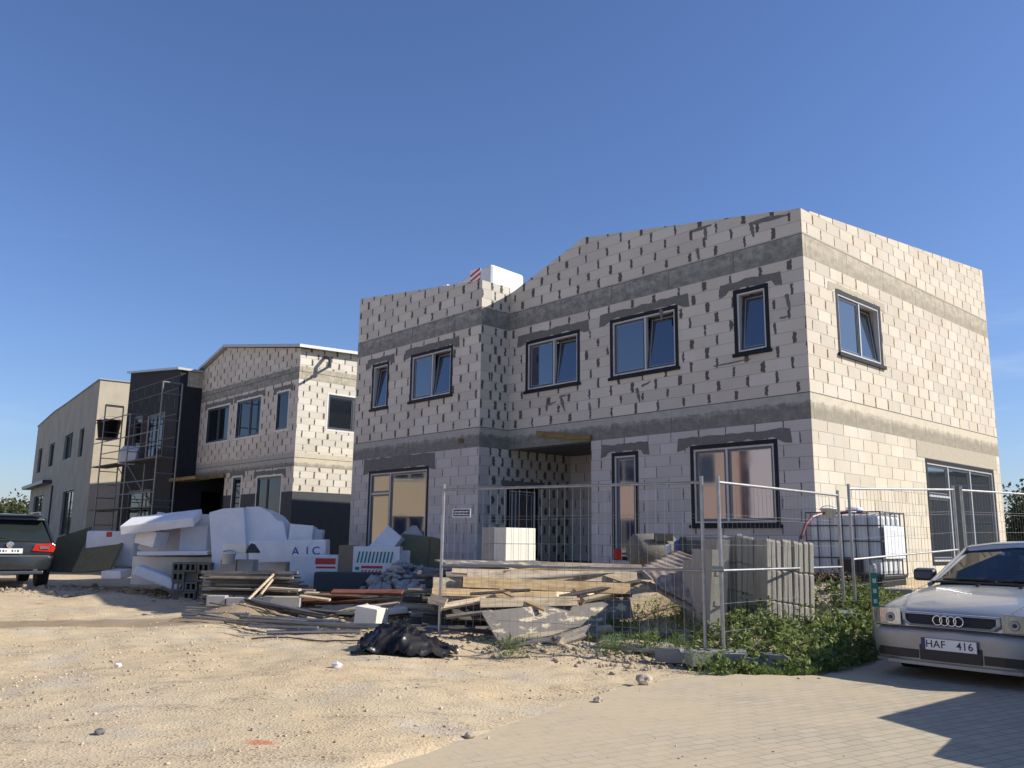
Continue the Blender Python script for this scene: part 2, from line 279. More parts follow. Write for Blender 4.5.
# ------------------------------------------------------------------ mesh helpers
def tag(o, label=None, cat=None, group=None, kind=None):
    if label: o['label'] = label
    if cat: o['category'] = cat
    if group: o['group'] = group
    if kind: o['kind'] = kind
    return o
def thing(name, loc, rz, label, cat, group=None):
    o = bpy.data.objects.new(name, None); scn.collection.objects.link(o); o.empty_display_size = .2
    o.location = loc; o.rotation_euler = (0, 0, rz); return tag(o, label, cat, group)
def wmat(o): return Matrix.Translation(o.location) @ Matrix.Rotation(o.rotation_euler[2], 4, 'Z')
IDT = lambda a, b, c: (a, b, c)
class MB:
    def __init__(s): s.v = []; s.f = []
    def add(s, vs, fs):
        k = len(s.v); s.v += [tuple(x) for x in vs]; s.f += [tuple(i+k for i in f) for f in fs]; return s
    def box(s, x0, x1, y0, y1, z0, z1, pt=IDT, shear=None):
        vs = [(x0, y0, z0), (x1, y0, z0), (x1, y1, z0), (x0, y1, z0), (x0, y0, z1), (x1, y0, z1), (x1, y1, z1), (x0, y1, z1)]
        return s.add([pt(*q) for q in vs], [(0, 3, 2, 1), (4, 5, 6, 7), (0, 1, 5, 4), (1, 2, 6, 5), (2, 3, 7, 6), (3, 0, 4, 7)])
    def obox(s, c, ax, ay, az):      # centre and three half-axis vectors
        c, ax, ay, az = map(Vector, (c, ax, ay, az))
        return s.box(-1, 1, -1, 1, -1, 1, lambda a, b, d: tuple(c+ax*a+ay*b+az*d))
    def tube(s, p0, p1, r, n=8, r1=None, cap=True):
        p0, p1 = Vector(p0), Vector(p1); d = (p1-p0)
        if d.length < 1e-6: return s
        q = d.to_track_quat('Z', 'Y'); r1 = r if r1 is None else r1
        vs = [p0+q@Vector((r*math.cos(2*math.pi*i/n), r*math.sin(2*math.pi*i/n), 0)) for i in range(n)] + \
             [p1+q@Vector((r1*math.cos(2*math.pi*i/n), r1*math.sin(2*math.pi*i/n), 0)) for i in range(n)]
        fs = [(i, (i+1) % n, n+(i+1) % n, n+i) for i in range(n)]
        if cap: fs += [tuple(range(n-1, -1, -1)), tuple(range(n, 2*n))]
        return s.add(vs, fs)
    def path(s, pts, r, n=6):
        for a, b in zip(pts[:-1], pts[1:]): s.tube(a, b, r, n)
        return s
    def prism(s, poly, d0, d1, pt=IDT):   # polygon in first two coords, extruded along the third
        n = len(poly); vs = [pt(a, b, d0) for a, b in poly]+[pt(a, b, d1) for a, b in poly]
        return s.add(vs, [tuple(range(n-1, -1, -1)), tuple(range(n, 2*n))]+[(i, (i+1) % n, n+(i+1) % n, n+i) for i in range(n)])
    def lathe(s, prof, n=20, pt=IDT):
        vs = []; m = len(prof)
        for r, z in prof: vs += [pt(r*math.cos(2*math.pi*i/n), r*math.sin(2*math.pi*i/n), z) for i in range(n)]
        fs = [(j*n+i, j*n+(i+1) % n, (j+1)*n+(i+1) % n, (j+1)*n+i) for j in range(m-1) for i in range(n)]
        fs += [tuple(range(n-1, -1, -1)), tuple((m-1)*n+i for i in range(n))]
        return s.add(vs, fs)
    def ring(s, s0, s1, z0, z1, wd, d0, d1, pt, bot=True):   # rectangular ring (outer size given)
        s.box(s0, s0+wd, z0, z1, d0, d1, pt); s.box(s1-wd, s1, z0, z1, d0, d1, pt)
        s.box(s0+wd, s1-wd, z1-wd, z1, d0, d1, pt)
        if bot: s.box(s0+wd, s1-wd, z0, z0+wd, d0, d1, pt)
        return s
    def build(s, name, m, parent=None, world=False, smooth=False, bevel=0., fixn=True, uv=True, centre=False, subsurf=0):
        me = bpy.data.meshes.new(name); vs = s.v; loc = None
        if parent is not None and world:
            inv = wmat(parent).inverted(); vs = [tuple(inv@Vector(p)) for p in vs]
        if centre:
            a = np.array(vs); loc = Vector(((a[:, 0].min()+a[:, 0].max())/2, (a[:, 1].min()+a[:, 1].max())/2, a[:, 2].min()))
            vs = [tuple(Vector(p)-loc) for p in vs]
        me.from_pydata(vs, [], s.f); me.update()
        if fixn:
            bm = bmesh.new(); bm.from_mesh(me); bmesh.ops.recalc_face_normals(bm, faces=bm.faces); bm.to_mesh(me); bm.free()
        if uv and len(me.polygons) < 60000:
            L = me.uv_layers.new(name='UVMap')
            for p in me.polygons:
                nx, ny, nz = map(abs, p.normal)
                for li in p.loop_indices:
                    c = me.vertices[me.loops[li].vertex_index].co
                    L.data[li].uv = (c.x, c.y) if nz > max(nx, ny) else ((c.y, c.z) if nx > ny else (c.x, c.z))
        for mm in (m if isinstance(m, (list, tuple)) else [m]): me.materials.append(mm)
        if smooth: me.polygons.foreach_set('use_smooth', [True]*len(me.polygons))
        o = bpy.data.objects.new(name, me); scn.collection.objects.link(o)
        if loc is not None: o.location = loc
        if parent is not None: o.parent = parent
        if bevel:
            b = o.modifiers.new('bevel', 'BEVEL'); b.width = bevel; b.segments = 2; b.limit_method = 'ANGLE'
        if subsurf:
            b = o.modifiers.new('subsurf', 'SUBSURF'); b.levels = b.render_levels = subsurf
        return o
def copy_tree(o, parent=None):
    c = o.copy(); scn.collection.objects.link(c); c.parent = parent
    for ch in list(o.children): copy_tree(ch, c)
    return c
def text_mesh(txt, size, pt, m, parent, name='lettering', spacing=1., depth=.002):   # lettering as real geometry
    cu = bpy.data.curves.new(name, 'FONT'); cu.body = txt; cu.size = size; cu.align_x = 'CENTER'; cu.align_y = 'CENTER'; cu.extrude = depth; cu.space_character = spacing; cu.offset = size*.012
    to = bpy.data.objects.new('tmp', cu); scn.collection.objects.link(to); bpy.context.view_layer.update()
    me = bpy.data.meshes.new_from_object(to.evaluated_get(bpy.context.evaluated_depsgraph_get())); bpy.data.objects.remove(to)
    for v in me.vertices: v.co = Vector(pt(*v.co))
    me.materials.clear(); me.materials.append(m); o = bpy.data.objects.new(name, me); scn.collection.objects.link(o); o.parent = parent
    return o

# ------------------------------------------------------------------ ground
YAW = .8379; CX, CY = 5.03, 14.07
ub = np.array([-math.cos(YAW), math.sin(YAW)]); vb = np.array([math.sin(YAW), math.cos(YAW)])
def sstep(x, a, b):
    t = np.clip((x-a)/(b-a), 0, 1); return t*t*(3-2*t)
_ph = rng.uniform(0, 6.28, (40, 2)); _k = rng.normal(0, 1, (40, 2))
def fbm(X, Y):
    r = np.zeros_like(X, dtype=float)
    for i in range(40):
        f = .35*1.13**i; r += np.sin(_k[i, 0]*f*X+_k[i, 1]*f*Y+_ph[i, 0])*(1/(1+f*1.1))
    return r*.3
def gh(X, Y):
    X = np.asarray(X, float); Y = np.asarray(Y, float)
    a = (X-CX)*ub[0]+(Y-CY)*ub[1]; b = (X-CX)*vb[0]+(Y-CY)*vb[1]
    da = np.maximum(np.maximum(-a, a-13), 0); db = np.maximum(np.maximum(-.9-b, b-8.6), 0)
    d = np.sqrt(da**2+db**2); rt = sstep(X, 2.6, 4.2); d = d+rt*.7*np.minimum(d, 1.5); h = .72*(1-sstep(d, .9, 4.6-.8*rt))
    amp = .055*sstep(Y, 4, 8)+.035
    pv = paved(X, Y)
    h = h*(1-pv) + fbm(X, Y)*amp*(1-.9*pv)*(1-sstep(Y, 60, 120))
    h += .22*np.exp(-(((X+4.05)/.75)**2+((Y-13.3)/.5)**2)) + .13*np.exp(-(((X+8.0)/.8)**2+((Y-17.6)/.5)**2))
    h += .10*np.exp(-(((b+5.6)/.7)**2))*sstep(a, -1.2, 0.5)*(1-sstep(a, 3.2, 4.5))      # small rubble ridge along the fence
    return h-.05*pv
EDGE = [(-2.6, 2.6), (-.73, 5.21), (.41, 7.06), (1.01, 8.03), (1.75, 8.75), (2.45, 8.95), (3.1, 8.9), (3.6, 9.35), (4.4, 10.3), (6, 12.2), (9, 15.5), (13, 20)]
EX = np.array([p[0] for p in EDGE]); EY = np.array([p[1] for p in EDGE])
def paved(X, Y):
    lim = np.interp(X, EX, EY); s = (lim-Y)
    return sstep(s, -.15, .25)
def gz(x, y): return float(gh(np.array([x]), np.array([y]))[0])

def axis(lo, hi, fine_lo, fine_hi, step, grow):
    v = list(np.arange(fine_lo, fine_hi, step)); s = step; x = v[-1]
    while x < hi: s *= grow; x += s; v.append(x)
    s = step; x = v[0]
    while x > lo: s *= grow; x -= s; v.insert(0, x)
    return np.array(v)
gx = axis(-900, 900, -9, 7, .07, 1.06); gy = axis(-300, 1500, 2, 15, .07, 1.05)
GX, GY = np.meshgrid(gx, gy); GZ = gh(GX, GY) + rng.normal(0, .0022, GX.shape)*(GY < 20)*(1-paved(GX, GY))
nx, ny = len(gx), len(gy); idx = np.arange(nx*ny).reshape(ny, nx)
me = bpy.data.meshes.new('ground')
fa = np.stack([idx[:-1, :-1], idx[:-1, 1:], idx[1:, 1:], idx[1:, :-1]], -1).reshape(-1, 4)
me.vertices.add(nx*ny); me.vertices.foreach_set('co', np.stack([GX, GY, GZ], -1).reshape(-1))
me.loops.add(fa.size); me.loops.foreach_set('vertex_index', fa.reshape(-1)); me.polygons.add(len(fa)); me.polygons.foreach_set('loop_start', np.arange(0, fa.size, 4)); me.update(calc_edges=True); me.validate()
me.polygons.foreach_set('use_smooth', [True]*len(fa))
m, n, l, b = nt('sand'); q = NB(n, l); c = q.coord('Object'); o3 = q.sep(c)
f1 = q.noise(c, .55, 5, .6); f2 = q.noise(c, 3.2, 5, .7); f3 = q.noise(c, 26., 4, .7); v1 = q.vor(c, 38.); v2 = q.vor(c, 15.); vc = q.vor(c, 38., out='Color')
base = q.mix(q.step(f1, .35, .65), (.57, .445, .275), (.53, .44, .30))
base = q.mix(q.math('MULTIPLY', q.step(f2, .5, .72), .6), base, (.40, .33, .24))
base = q.mix(q.math('MULTIPLY', q.step(q.noise(c, 1.1, 3), .56, .68), .55), base, (.47, .425, .345))
base = q.mix(q.math('MULTIPLY', q.step(f3, .50, .70), .5), base, (.31, .24, .155))
base = q.mix(q.math('MULTIPLY', q.step(q.noise(q.mapp(c, (1, 2.2, 1)), 5.5, 6, .75), .56, .66), .5), base, (.33, .255, .17))
peb = q.math('MULTIPLY', q.step(v1, .12, .3, 1., 0.), q.step(q.noise(c, 2., 3), .42, .6))
base = q.mix(q.math('MULTIPLY', peb, .42), base, q.mix(q.sep(vc)[0], (.24, .2, .16), (.60, .56, .5)))
gr = q.noise(c, 75., 3, .8); base = q.mix(q.math('MULTIPLY', q.step(gr, .52, .64), .4), base, (.27, .20, .13)); base = q.mix(q.math('MULTIPLY', q.step(gr, .30, .42, 1., 0.), .35), base, (.68, .57, .40))
clus = q.math('MULTIPLY', q.step(q.noise(q.mapp(c, (1, 1.8, 1), loc=(5, 2, 0)), 1.6, 4, .6), .52, .62), q.step(q.noise(c, 34., 3, .7), .50, .58)); base = q.mix(q.math('MULTIPLY', clus, .8), base, (.24, .18, .12))
# damp wheel track on the left, and a crushed brick
tx = q.math('DIVIDE', q.math('ADD', o3[0], 6.2), 4.6); ty = q.math('DIVIDE', q.math('SUBTRACT', q.math('SUBTRACT', o3[1], 12.75), q.math('MULTIPLY', q.math('ADD', o3[0], 6.2), .10)), .62)
tr = q.math('ADD', q.math('POWER', q.math('ABSOLUTE', tx), 4.), q.math('POWER', q.math('ABSOLUTE', ty), 2.))
tr = q.step(q.math('ADD', tr, q.math('MULTIPLY', q.math('SUBTRACT', f2, .5), 1.1)), .35, 1.15, .72, 0.)
base = q.mix(tr, base, (.23, .17, .11))
bx_, by_ = q.math('SUBTRACT', o3[0], -1.55), q.math('SUBTRACT', o3[1], 5.62)
br = q.math('SQRT', q.math('ADD', q.math('POWER', q.math('MULTIPLY', bx_, .8), 2.), q.math('POWER', by_, 2.)))
br = q.step(q.math('ADD', br, q.math('MULTIPLY', q.math('SUBTRACT', q.noise(c, 14., 3), .5), .16)), .03, .1, .75, 0.)
base = q.mix(br, base, (.47, .15, .07))
# grass further out
far = q.step(q.math('ADD', o3[1], q.math('MULTIPLY', f1, 20.)), 62., 85.)
base = q.mix(far, base, (.10, .12, .05))
l.new(base, b.inputs['Base Color']); b.inputs['Roughness'].default_value = .97; b.inputs['Specular IOR Level'].default_value = .15
hgt = q.math('ADD', q.math('MULTIPLY', f3, .8), q.math('ADD', q.math('MULTIPLY', q.step(v1, .1, .45, 1., 0.), .7), q.math('MULTIPLY', q.step(v2, .08, .3, 1., 0.), .6)))
q.bump(hgt, .42, .018, b)
me.materials.append(m); go = bpy.data.objects.new('ground', me); scn.collection.objects.link(go); tag(go, kind='structure')

# block paving
m, n, l, b = nt('paving'); q = NB(n, l); c = q.coord('Object'); uv = q.mapp(c, rot=(0, 0, R(-31)))
k = n.new('ShaderNodeTexBrick'); l.new(uv, k.inputs['Vector']); k.inputs['Scale'].default_value = 1; k.inputs['Brick Width'].default_value = .2; k.inputs['Row Height'].default_value = .1
k.inputs['Mortar Size'].default_value = .006; k.inputs['Mortar Smooth'].default_value = .3; k.inputs['Color1'].default_value = (.35, .315, .245, 1); k.inputs['Color2'].default_value = (.45, .405, .315, 1); k.inputs['Mortar'].default_value = (.19, .16, .11, 1)
f1 = q.noise(c, .8, 5, .65); f3 = q.noise(c, 30., 4, .7); o3 = q.sep(c)
base = q.mix(q.math('MULTIPLY', q.step(f3, .5, .75), .4), k.outputs['Color'], (.3, .26, .2))
# distance to the sandy edge: dust
ln = q.math('SUBTRACT', q.math('MULTIPLY', q.math('SUBTRACT', o3[0], -.73), .851), q.math('MULTIPLY', q.math('SUBTRACT', o3[1], 5.21), .525))
dust = q.math('ADD', q.math('MULTIPLY', ln, -.22), q.math('MULTIPLY', f1, 1.7)); dust = q.step(dust, .1, .9, .28, .92); dust = q.math('MULTIPLY', dust, q.step(q.noise(c, 5., 5, .7), .25, .55, .55, 1.))
base = q.mix(dust, base, q.mix(q.noise(c, 12., 5, .7), (.44, .36, .235), (.56, .46, .31)))
dk = q.step(q.noise(q.mapp(c, (1, 1, 1), loc=(3, 1, 0)), 2.4, 4, .6), .62, .70, 0., .45)
base = q.mix(q.math('MULTIPLY', dk, q.step(o3[0], 2.2, 4.2)), base, (.09, .085, .075))
l.new(base, b.inputs['Base Color']); b.inputs['Roughness'].default_value = .93; b.inputs['Specular IOR Level'].default_value = .2
hh = q.math('ADD', q.math('MULTIPLY', k.outputs['Fac'], -.5), q.math('MULTIPLY', f3, .25)); q.bump(q.math('MULTIPLY', hh, q.math('SUBTRACT', 1.05, dust)), .5, .012, b)
pm = MB(); xs = np.linspace(-2.6, 13, 90)
for i in range(len(xs)-1):
    x0, x1 = xs[i], xs[i+1]; e0, e1 = np.interp([x0, x1], EX, EY)
    e0 += .05*math.sin(x0*17); e1 += .05*math.sin(x1*17)
    pm.add([(x0, -12, 0), (x1, -12, 0), (x1, e1, 0), (x0, e0, 0), (x1, e1, -.08), (x0, e0, -.08)], [(0, 1, 2, 3), (3, 2, 4, 5)])
pm.add([(-14, -12, 0), (-2.6, -12, 0), (-2.6, 2.6, 0), (-11, -10, 0)], [(0, 1, 2, 3)])
pv = pm.build('paving', m, fixn=False); tag(pv, kind='structure')

# loose stones as one cover
def icos(n, posf, rad, name, mt, label, seed, flat=.65):
    g = np.random.default_rng(seed); t = (1+5**.5)/2
    V = np.array([(-1, t, 0), (1, t, 0), (-1, -t, 0), (1, -t, 0), (0, -1, t), (0, 1, t), (0, -1, -t), (0, 1, -t), (t, 0, -1), (t, 0, 1), (-t, 0, -1), (-t, 0, 1)], float)/1.9
    Fc = np.array([(0, 11, 5), (0, 5, 1), (0, 1, 7), (0, 7, 10), (0, 10, 11), (1, 5, 9), (5, 11, 4), (11, 10, 2), (10, 7, 6), (7, 1, 8), (3, 9, 4), (3, 4, 2), (3, 2, 6), (3, 6, 8), (3, 8, 9), (4, 9, 5), (2, 4, 11), (6, 2, 10), (8, 6, 7), (9, 8, 1)])
    pos = posf(g, n); n = len(pos); r = rad(g, n)
    vs = V[None]*(1+g.normal(0, .30, (n, 12, 3)))*r[:, None, None]*np.array([1, 1, flat])*(1+g.uniform(-.35, .5, (n, 1, 3)))
    an = g.uniform(0, 6.28, n); ca, sa = np.cos(an)[:, None], np.sin(an)[:, None]
    vs = np.stack([vs[..., 0]*ca-vs[..., 1]*sa, vs[..., 0]*sa+vs[..., 1]*ca, vs[..., 2]], -1)+pos[:, None, :]
    fs = (Fc[None]+np.arange(n)[:, None, None]*12).reshape(-1, 3)
    me = bpy.data.meshes.new(name); me.vertices.add(n*12); me.vertices.foreach_set('co', vs.reshape(-1)); me.loops.add(fs.size); me.loops.foreach_set('vertex_index', fs.reshape(-1))
    me.polygons.add(len(fs)); me.polygons.foreach_set('loop_start', np.arange(0, fs.size, 3)); me.update(calc_edges=True); me.validate()
    me.materials.append(mt); o = bpy.data.objects.new(name, me); scn.collection.objects.link(o); return tag(o, label, name, kind='stuff')
def stonemat():
    m, n, l, b = nt('pebble'); q = NB(n, l); g = n.new('ShaderNodeNewGeometry').outputs['Random Per Island']
    a = q.mix(g, (.30, .235, .16), (.60, .52, .41)); a = q.mix(q.math('MULTIPLY', q.noise(q.coord('Object'), 40., 3), .4), a, (.42, .33, .23))
    l.new(a, b.inputs['Base Color']); b.inputs['Roughness'].default_value = .95; return m
M['pebble'] = stonemat(); M['pebble2'] = mat('pebble2', (.34, .28, .20), .95, var=.5, scale=7)
def gravel_pos(g, n):
    Y = g.uniform(3.6**.5, 22**.5, n)**2; X = g.uniform(-.68, .35, n)*Y+g.normal(0, .2, n)
    f = fbm(X*2.1+7, Y*2.1-3); keep = ((paved(X, Y) < .3) | ((paved(X, Y) < .995) & (g.random(n) < .8)) | (g.random(n) < .05)) & ((f > .12) | (g.random(n) < .12)); X, Y = X[keep], Y[keep]
    return np.stack([X, Y, np.where(paved(X, Y) > .9, .003, gh(X, Y)+.002)], -1)
icos(15000, gravel_pos, lambda g, n: .005+.013*g.random(n)**4, 'gravel', M['pebble'], 'loose gravel and grit scattered over the sandy lot', 3)
def rub_pos(g, n):
    a = g.uniform(-1.2, 4.6, n); bb = -5.6-.1*a+g.normal(0, .45, n)
    X = CX+a*ub[0]+bb*vb[0]; Y = CY+a*ub[1]+bb*vb[1]; k = paved(X, Y) < .2; X, Y = X[k], Y[k]; return np.stack([X, Y, gh(X, Y)+.01], -1)
icos(2600, rub_pos, lambda g, n: .007+.036*g.random(n)**5, 'rubble_strip', M['pebble2'], 'strip of broken stones along the foot of the fence', 4)
def rub2(g, n):
    X = g.normal(-2.15, .42, n); Y = g.normal(16.9, .5, n); h = .42*np.exp(-(((X+2.15)/.55)**2+((Y-16.9)/.6)**2)); return np.stack([X, Y, gh(X, Y)+h*g.random(n)], -1)
icos(420, rub2, lambda g, n: .04+.09*g.random(n)**2, 'rubble_heap', M['rubble'], 'heap of grey broken rubble below the olive board', 5)
def rub3(g, n):
    X = g.uniform(-12, -4.6, n); Y = 19.3+.35*(X+8)*-.2+g.normal(0, .7, n); return np.stack([X, Y, gh(X, Y)+.01], -1)
icos(700, rub3, lambda g, n: .02+.06*g.random(n)**3, 'crushed_stone', M['pebble2'], 'grey crushed stone in front of the foam blocks', 6)

# ------------------------------------------------------------------ buildings
def FR(y):   # front facade at local y, s runs along +x, d outwards (-y)
    return lambda s, z, d: (s, y-d, z)
def SI(x):   # side facade at local x, s runs along +y, d outwards (+x)
    return lambda s, z, d: (x+d, s, z)
class House:
    def __init__(s): s.g = {}
    call = 0
    def mb(s, k): return s.g.setdefault((k, s.call), MB())
    def wall(s, pt, s0, s1, z0, top, holes=(), bands=(), cls='block_front', bcls='beam', th=.3, low=None, extra_s=(), blowcls=None, cap1=None):
        """a wall with openings; 'top' is a list of (s, z) roof points"""
        s.call += 1; tops = [p for p in top]; f = lambda q: float(np.interp(q, [a for a, _ in tops], [b for _, b in tops]))
        S = sorted(set([s0, s1]+[h for r in holes for h in r[:2]]+[a for a, _ in tops if s0 < a < s1]+list(extra_s))); S = [x for x in S if s0-1e-6 <= x <= s1+1e-6]
        zmin = min(f(x) for x in S); Zs = sorted(set([z0]+[h for r in holes for h in r[2:4]]+[x for bb in bands for x in bb]+([low] if low else [])))
        Zs = [z for z in Zs if z < zmin-.01 and z >= z0-1e-6]; Zs.append(None)
        nS, nZ = len(S)-1, len(Zs)-1; C = {}
        def zz(j, sx): return f(sx) if Zs[j] is None else Zs[j]
        for i in range(nS):
            for j in range(nZ):
                sm = (S[i]+S[i+1])/2; zm = (zz(j, sm)+zz(j+1, sm))/2
                if any(a < sm < b_ and c_ < zm < d_ for a, b_, c_, d_ in holes): continue
                k = cls
                if low and zm < low: k = blowcls or 'block_low'
                for bb in bands:
                    if bb[0] < zm < bb[1]: k = bcls
                C[i, j] = k
        for (i, j), k in C.items():
            a, b_ = S[i], S[i+1]; q = [(a, zz(j, a)), (b_, zz(j, b_)), (b_, zz(j+1, b_)), (a, zz(j+1, a))]
            up_ = (k == bcls and zz(j, a) > 5)
            m_ = s.g.setdefault((k, s.call, up_), MB()); m_.add([pt(x, z, 0) for x, z in q], [(0, 1, 2, 3)]); m_.add([pt(x, z, -th) for x, z in q], [(3, 2, 1, 0)])
            for (di, dj, e0, e1) in ((-1, 0, 0, 3), (1, 0, 1, 2), (0, -1, 0, 1), (0, 1, 3, 2)):
                if (i+di, j+dj) not in C:
                    mc_ = s.g.setdefault((cap1[k], s.call, 'cap', j if k == bcls else 0), MB()) if (cap1 and di == 1 and i == nS-1) else m_
                    mc_.add([pt(*q[e0], 0), pt(*q[e1], 0), pt(*q[e1], -th), pt(*q[e0], -th)], [(0, 1, 2, 3)])
    def smear(s, pt, s0, s1, z0, z1, key='mortar', jag=.035, n=14, drop=(.1, .1), seed=1):
        s.call += 1; g = random.Random(seed); top = [(s0+(s1-s0)*i/n, z1+g.uniform(-jag, jag)*.6) for i in range(n+1)]; bot = [(s1-(s1-s0)*i/n, z0+g.uniform(-jag, jag)) for i in range(n+1)]
        if drop[1]: bot[0] = (s1+.03, z0-drop[1]); bot[1] = (s1-.12, z0-drop[1]*g.uniform(.5, 1.))
        if drop[0]: bot[-1] = (s0-.03, z0-drop[0]); bot[-2] = (s0+.12, z0-drop[0]*g.uniform(.5, 1.))
        s.mb(key).prism(top+bot, .0005, .006, pt)
    def build(s, parent, names):
        for key, m_ in s.g.items():
            nm, mt = names[key[0]]; m_.build(nm, M[mt], parent, fixn=False)

def window(parent, pt, s0, s1, z0, z1, mull=None, tilt=None, tape=.085, glass='glass', sill=True, transom=None, frame='frame', tapemat='tape', handle=False, deep=.045, sash='sash', curtain=None, white=False):
    """outer edges of the tape are given; the wall opening is inset by the tape width"""
    a, b, c, d = s0+tape, s1-tape, z0+tape, z1-tape
    w_ = MB().ring(a-.012, b+.012, c-.012, d+.012, .035, -deep-.05, -deep+.04, pt).build('window', M[frame], parent)
    fo = MB().ring(s0, s1, z0, z1, tape-.013, .001, .007, pt)
    fo.ring(a-.013, b+.013, c-.013, d+.013, .005, -deep+.04, .007, pt); fo.build('foil_strip' if not white else 'reveal', M[tapemat], w_)
    if sill: MB().box(s0-.03, s1+.03, z0-.015, z0+.045, .007, .05, pt).build('sill', M[tapemat], w_)
    a += .023; b -= .023; c += .023; d -= .023
    mu = [] if mull is None else (list(mull) if isinstance(mull, (list, tuple)) else [mull])
    ed_ = [a]+[x_ for m_ in mu for x_ in (a+(b-a)*m_-.02, a+(b-a)*m_+.02)]+[b]; cells = list(zip(ed_[0::2], ed_[1::2]))
    for m_ in mu: MB().box(a+(b-a)*m_-.02, a+(b-a)*m_+.02, c, d, -deep-.05, -deep+.03, pt).build('mullion', M[frame], w_)
    for i, (x0, x1) in enumerate(cells):
        sg = [(c, d)]
        if transom and transom[0] == i: sg = [(c, transom[1]-.02), (transom[1]+.02, d)]; MB().box(x0, x1, transom[1]-.02, transom[1]+.02, -deep-.05, -deep+.03, pt).build('transom', M[frame], w_)
        for y0, y1 in sg:
            t = .12 if tilt == i else 0.
            p2 = (lambda s_, z_, d_, y0=y0, t=t: pt(s_, z_, d_-(z_-y0)*t))
            e = 0 if tilt != i else -.012
            MB().ring(x0, x1, y0, y1, .045, -deep-.035+e, -deep+.015+e, p2).build('sash', M[sash], w_)
            MB().ring(x0+.045, x1-.045, y0+.045, y1-.045, .008, -deep-.02+e, -deep+.005+e, p2).build('bead', M[frame], w_)
            MB().box(x0+.03, x1-.03, y0+.03, y1-.03, -deep-.016+e, -deep-.006+e, p2).build('pane', M[glass], w_)
    if curtain: MB().box(curtain[0], curtain[1], curtain[2], curtain[3], -deep-.3, -deep-.29, pt).build('curtain', M['curtain'], w_)
    return w_
def hole(w_, tape=.085): return (w_[0]+tape, w_[1]-tape, w_[2]+tape, w_[3]-tape)

B1 = thing('block_house', (CX, CY, 0), -YAW, 'unfinished two-storey house of pale aerated blocks nearest the camera, black-taped windows', 'building')
H = House()
bands = [(3.38, 3.84), (6.24, 6.66)]
wf = [(-4.45, -2.69, 4.61, 5.90), (-1.43, -.70, 4.65, 5.90), (-7.05, -5.32, 4.64, 5.87)]
gd = (-4.43, -3.73, .94, 3.09); gw = (-2.48, -.65, 1.58, 3.09)
F0 = FR(0.)
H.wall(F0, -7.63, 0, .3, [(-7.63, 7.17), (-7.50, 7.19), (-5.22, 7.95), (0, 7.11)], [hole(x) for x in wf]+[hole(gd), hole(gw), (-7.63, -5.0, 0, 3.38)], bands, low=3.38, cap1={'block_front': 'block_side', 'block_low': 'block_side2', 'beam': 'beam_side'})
wl_ = [(-12.2, -11.4, 4.66, 5.93), (-10.42, -8.68, 4.67, 5.93)]; gl = (-12.15, -9.5, .88, 3.05)
F1 = FR(-.88)
H.wall(F1, -13, -7.63, .2, [(-13, 7.96), (-7.63, 7.31)], [hole(x) for x in wl_]+[hole(gl)], bands, low=3.38)
S1 = SI(-7.63)
H.wall(S1, -.58, 0, .2, [(-.58, 7.31), (0, 7.31)], [], bands, low=3.38, cls='block_cheek', blowcls='block_cheek')
pd = (-.02, .98, .88, 2.52)
H.wall(S1, 0, 2.1, .2, [(0, 3.38), (2.1, 3.38)], [hole(pd)], [], cls='block_cheek')
H.wall(FR(2.1), -7.63, -5.0, .2, [(-7.63, 3.38), (-5, 3.38)], [], [], cls='block_low')
H.wall(lambda s, z, d: (-5.0-d, s, z), .3, 2.1, .2, [(.3, 3.38), (2.1, 3.38)], [], [], cls='block_low')
sw = (1.09, 2.87, 4.64, 5.88); sg = (4.46, 8.2, .92, 3.04)
S0 = SI(0.)
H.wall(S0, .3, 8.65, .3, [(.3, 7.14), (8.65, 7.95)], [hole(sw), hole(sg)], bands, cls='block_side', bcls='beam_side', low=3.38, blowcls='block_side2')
H.wall(lambda s, z, d: (-13-d, s, z), -.58, 8.35, .2, [(-.58, 7.96), (1.2, 6.8), (8.35, 6.8)], [], bands, cls='block_front')
H.wall(lambda s, z, d: (s, 8.65+d, z), -13, -.3, .2, [(-13, 6.8), (-4, 6.9), (-.3, 7.96)], [], bands, cls='block_front')
for i, x in enumerate(wf+[gd, gw]): H.smear(F0, x[0]-.27, x[1]+.25, x[3]+.005, x[3]+.17, seed=i+3)
for i, x in enumerate(wl_+[gl]): H.smear(F1, x[0]-.25, x[1]+.22, x[3]+.005, x[3]+(.17 if i < 2 else .32), seed=i+13)
H.smear(S0, sw[0]-.25, sw[1]+.2, sw[3]+.005, sw[3]+.1, key='mortar_light', seed=31)
H.smear(S1, -.2, 1.2, 2.53, 2.66, seed=33, drop=(0, 0))
H.call += 1; H.mb('mortar_light').box(4.1, 8.45, 3.05, 3.376, .0005, .008, S0)      # plastered lintel band
rs = random.Random(5)
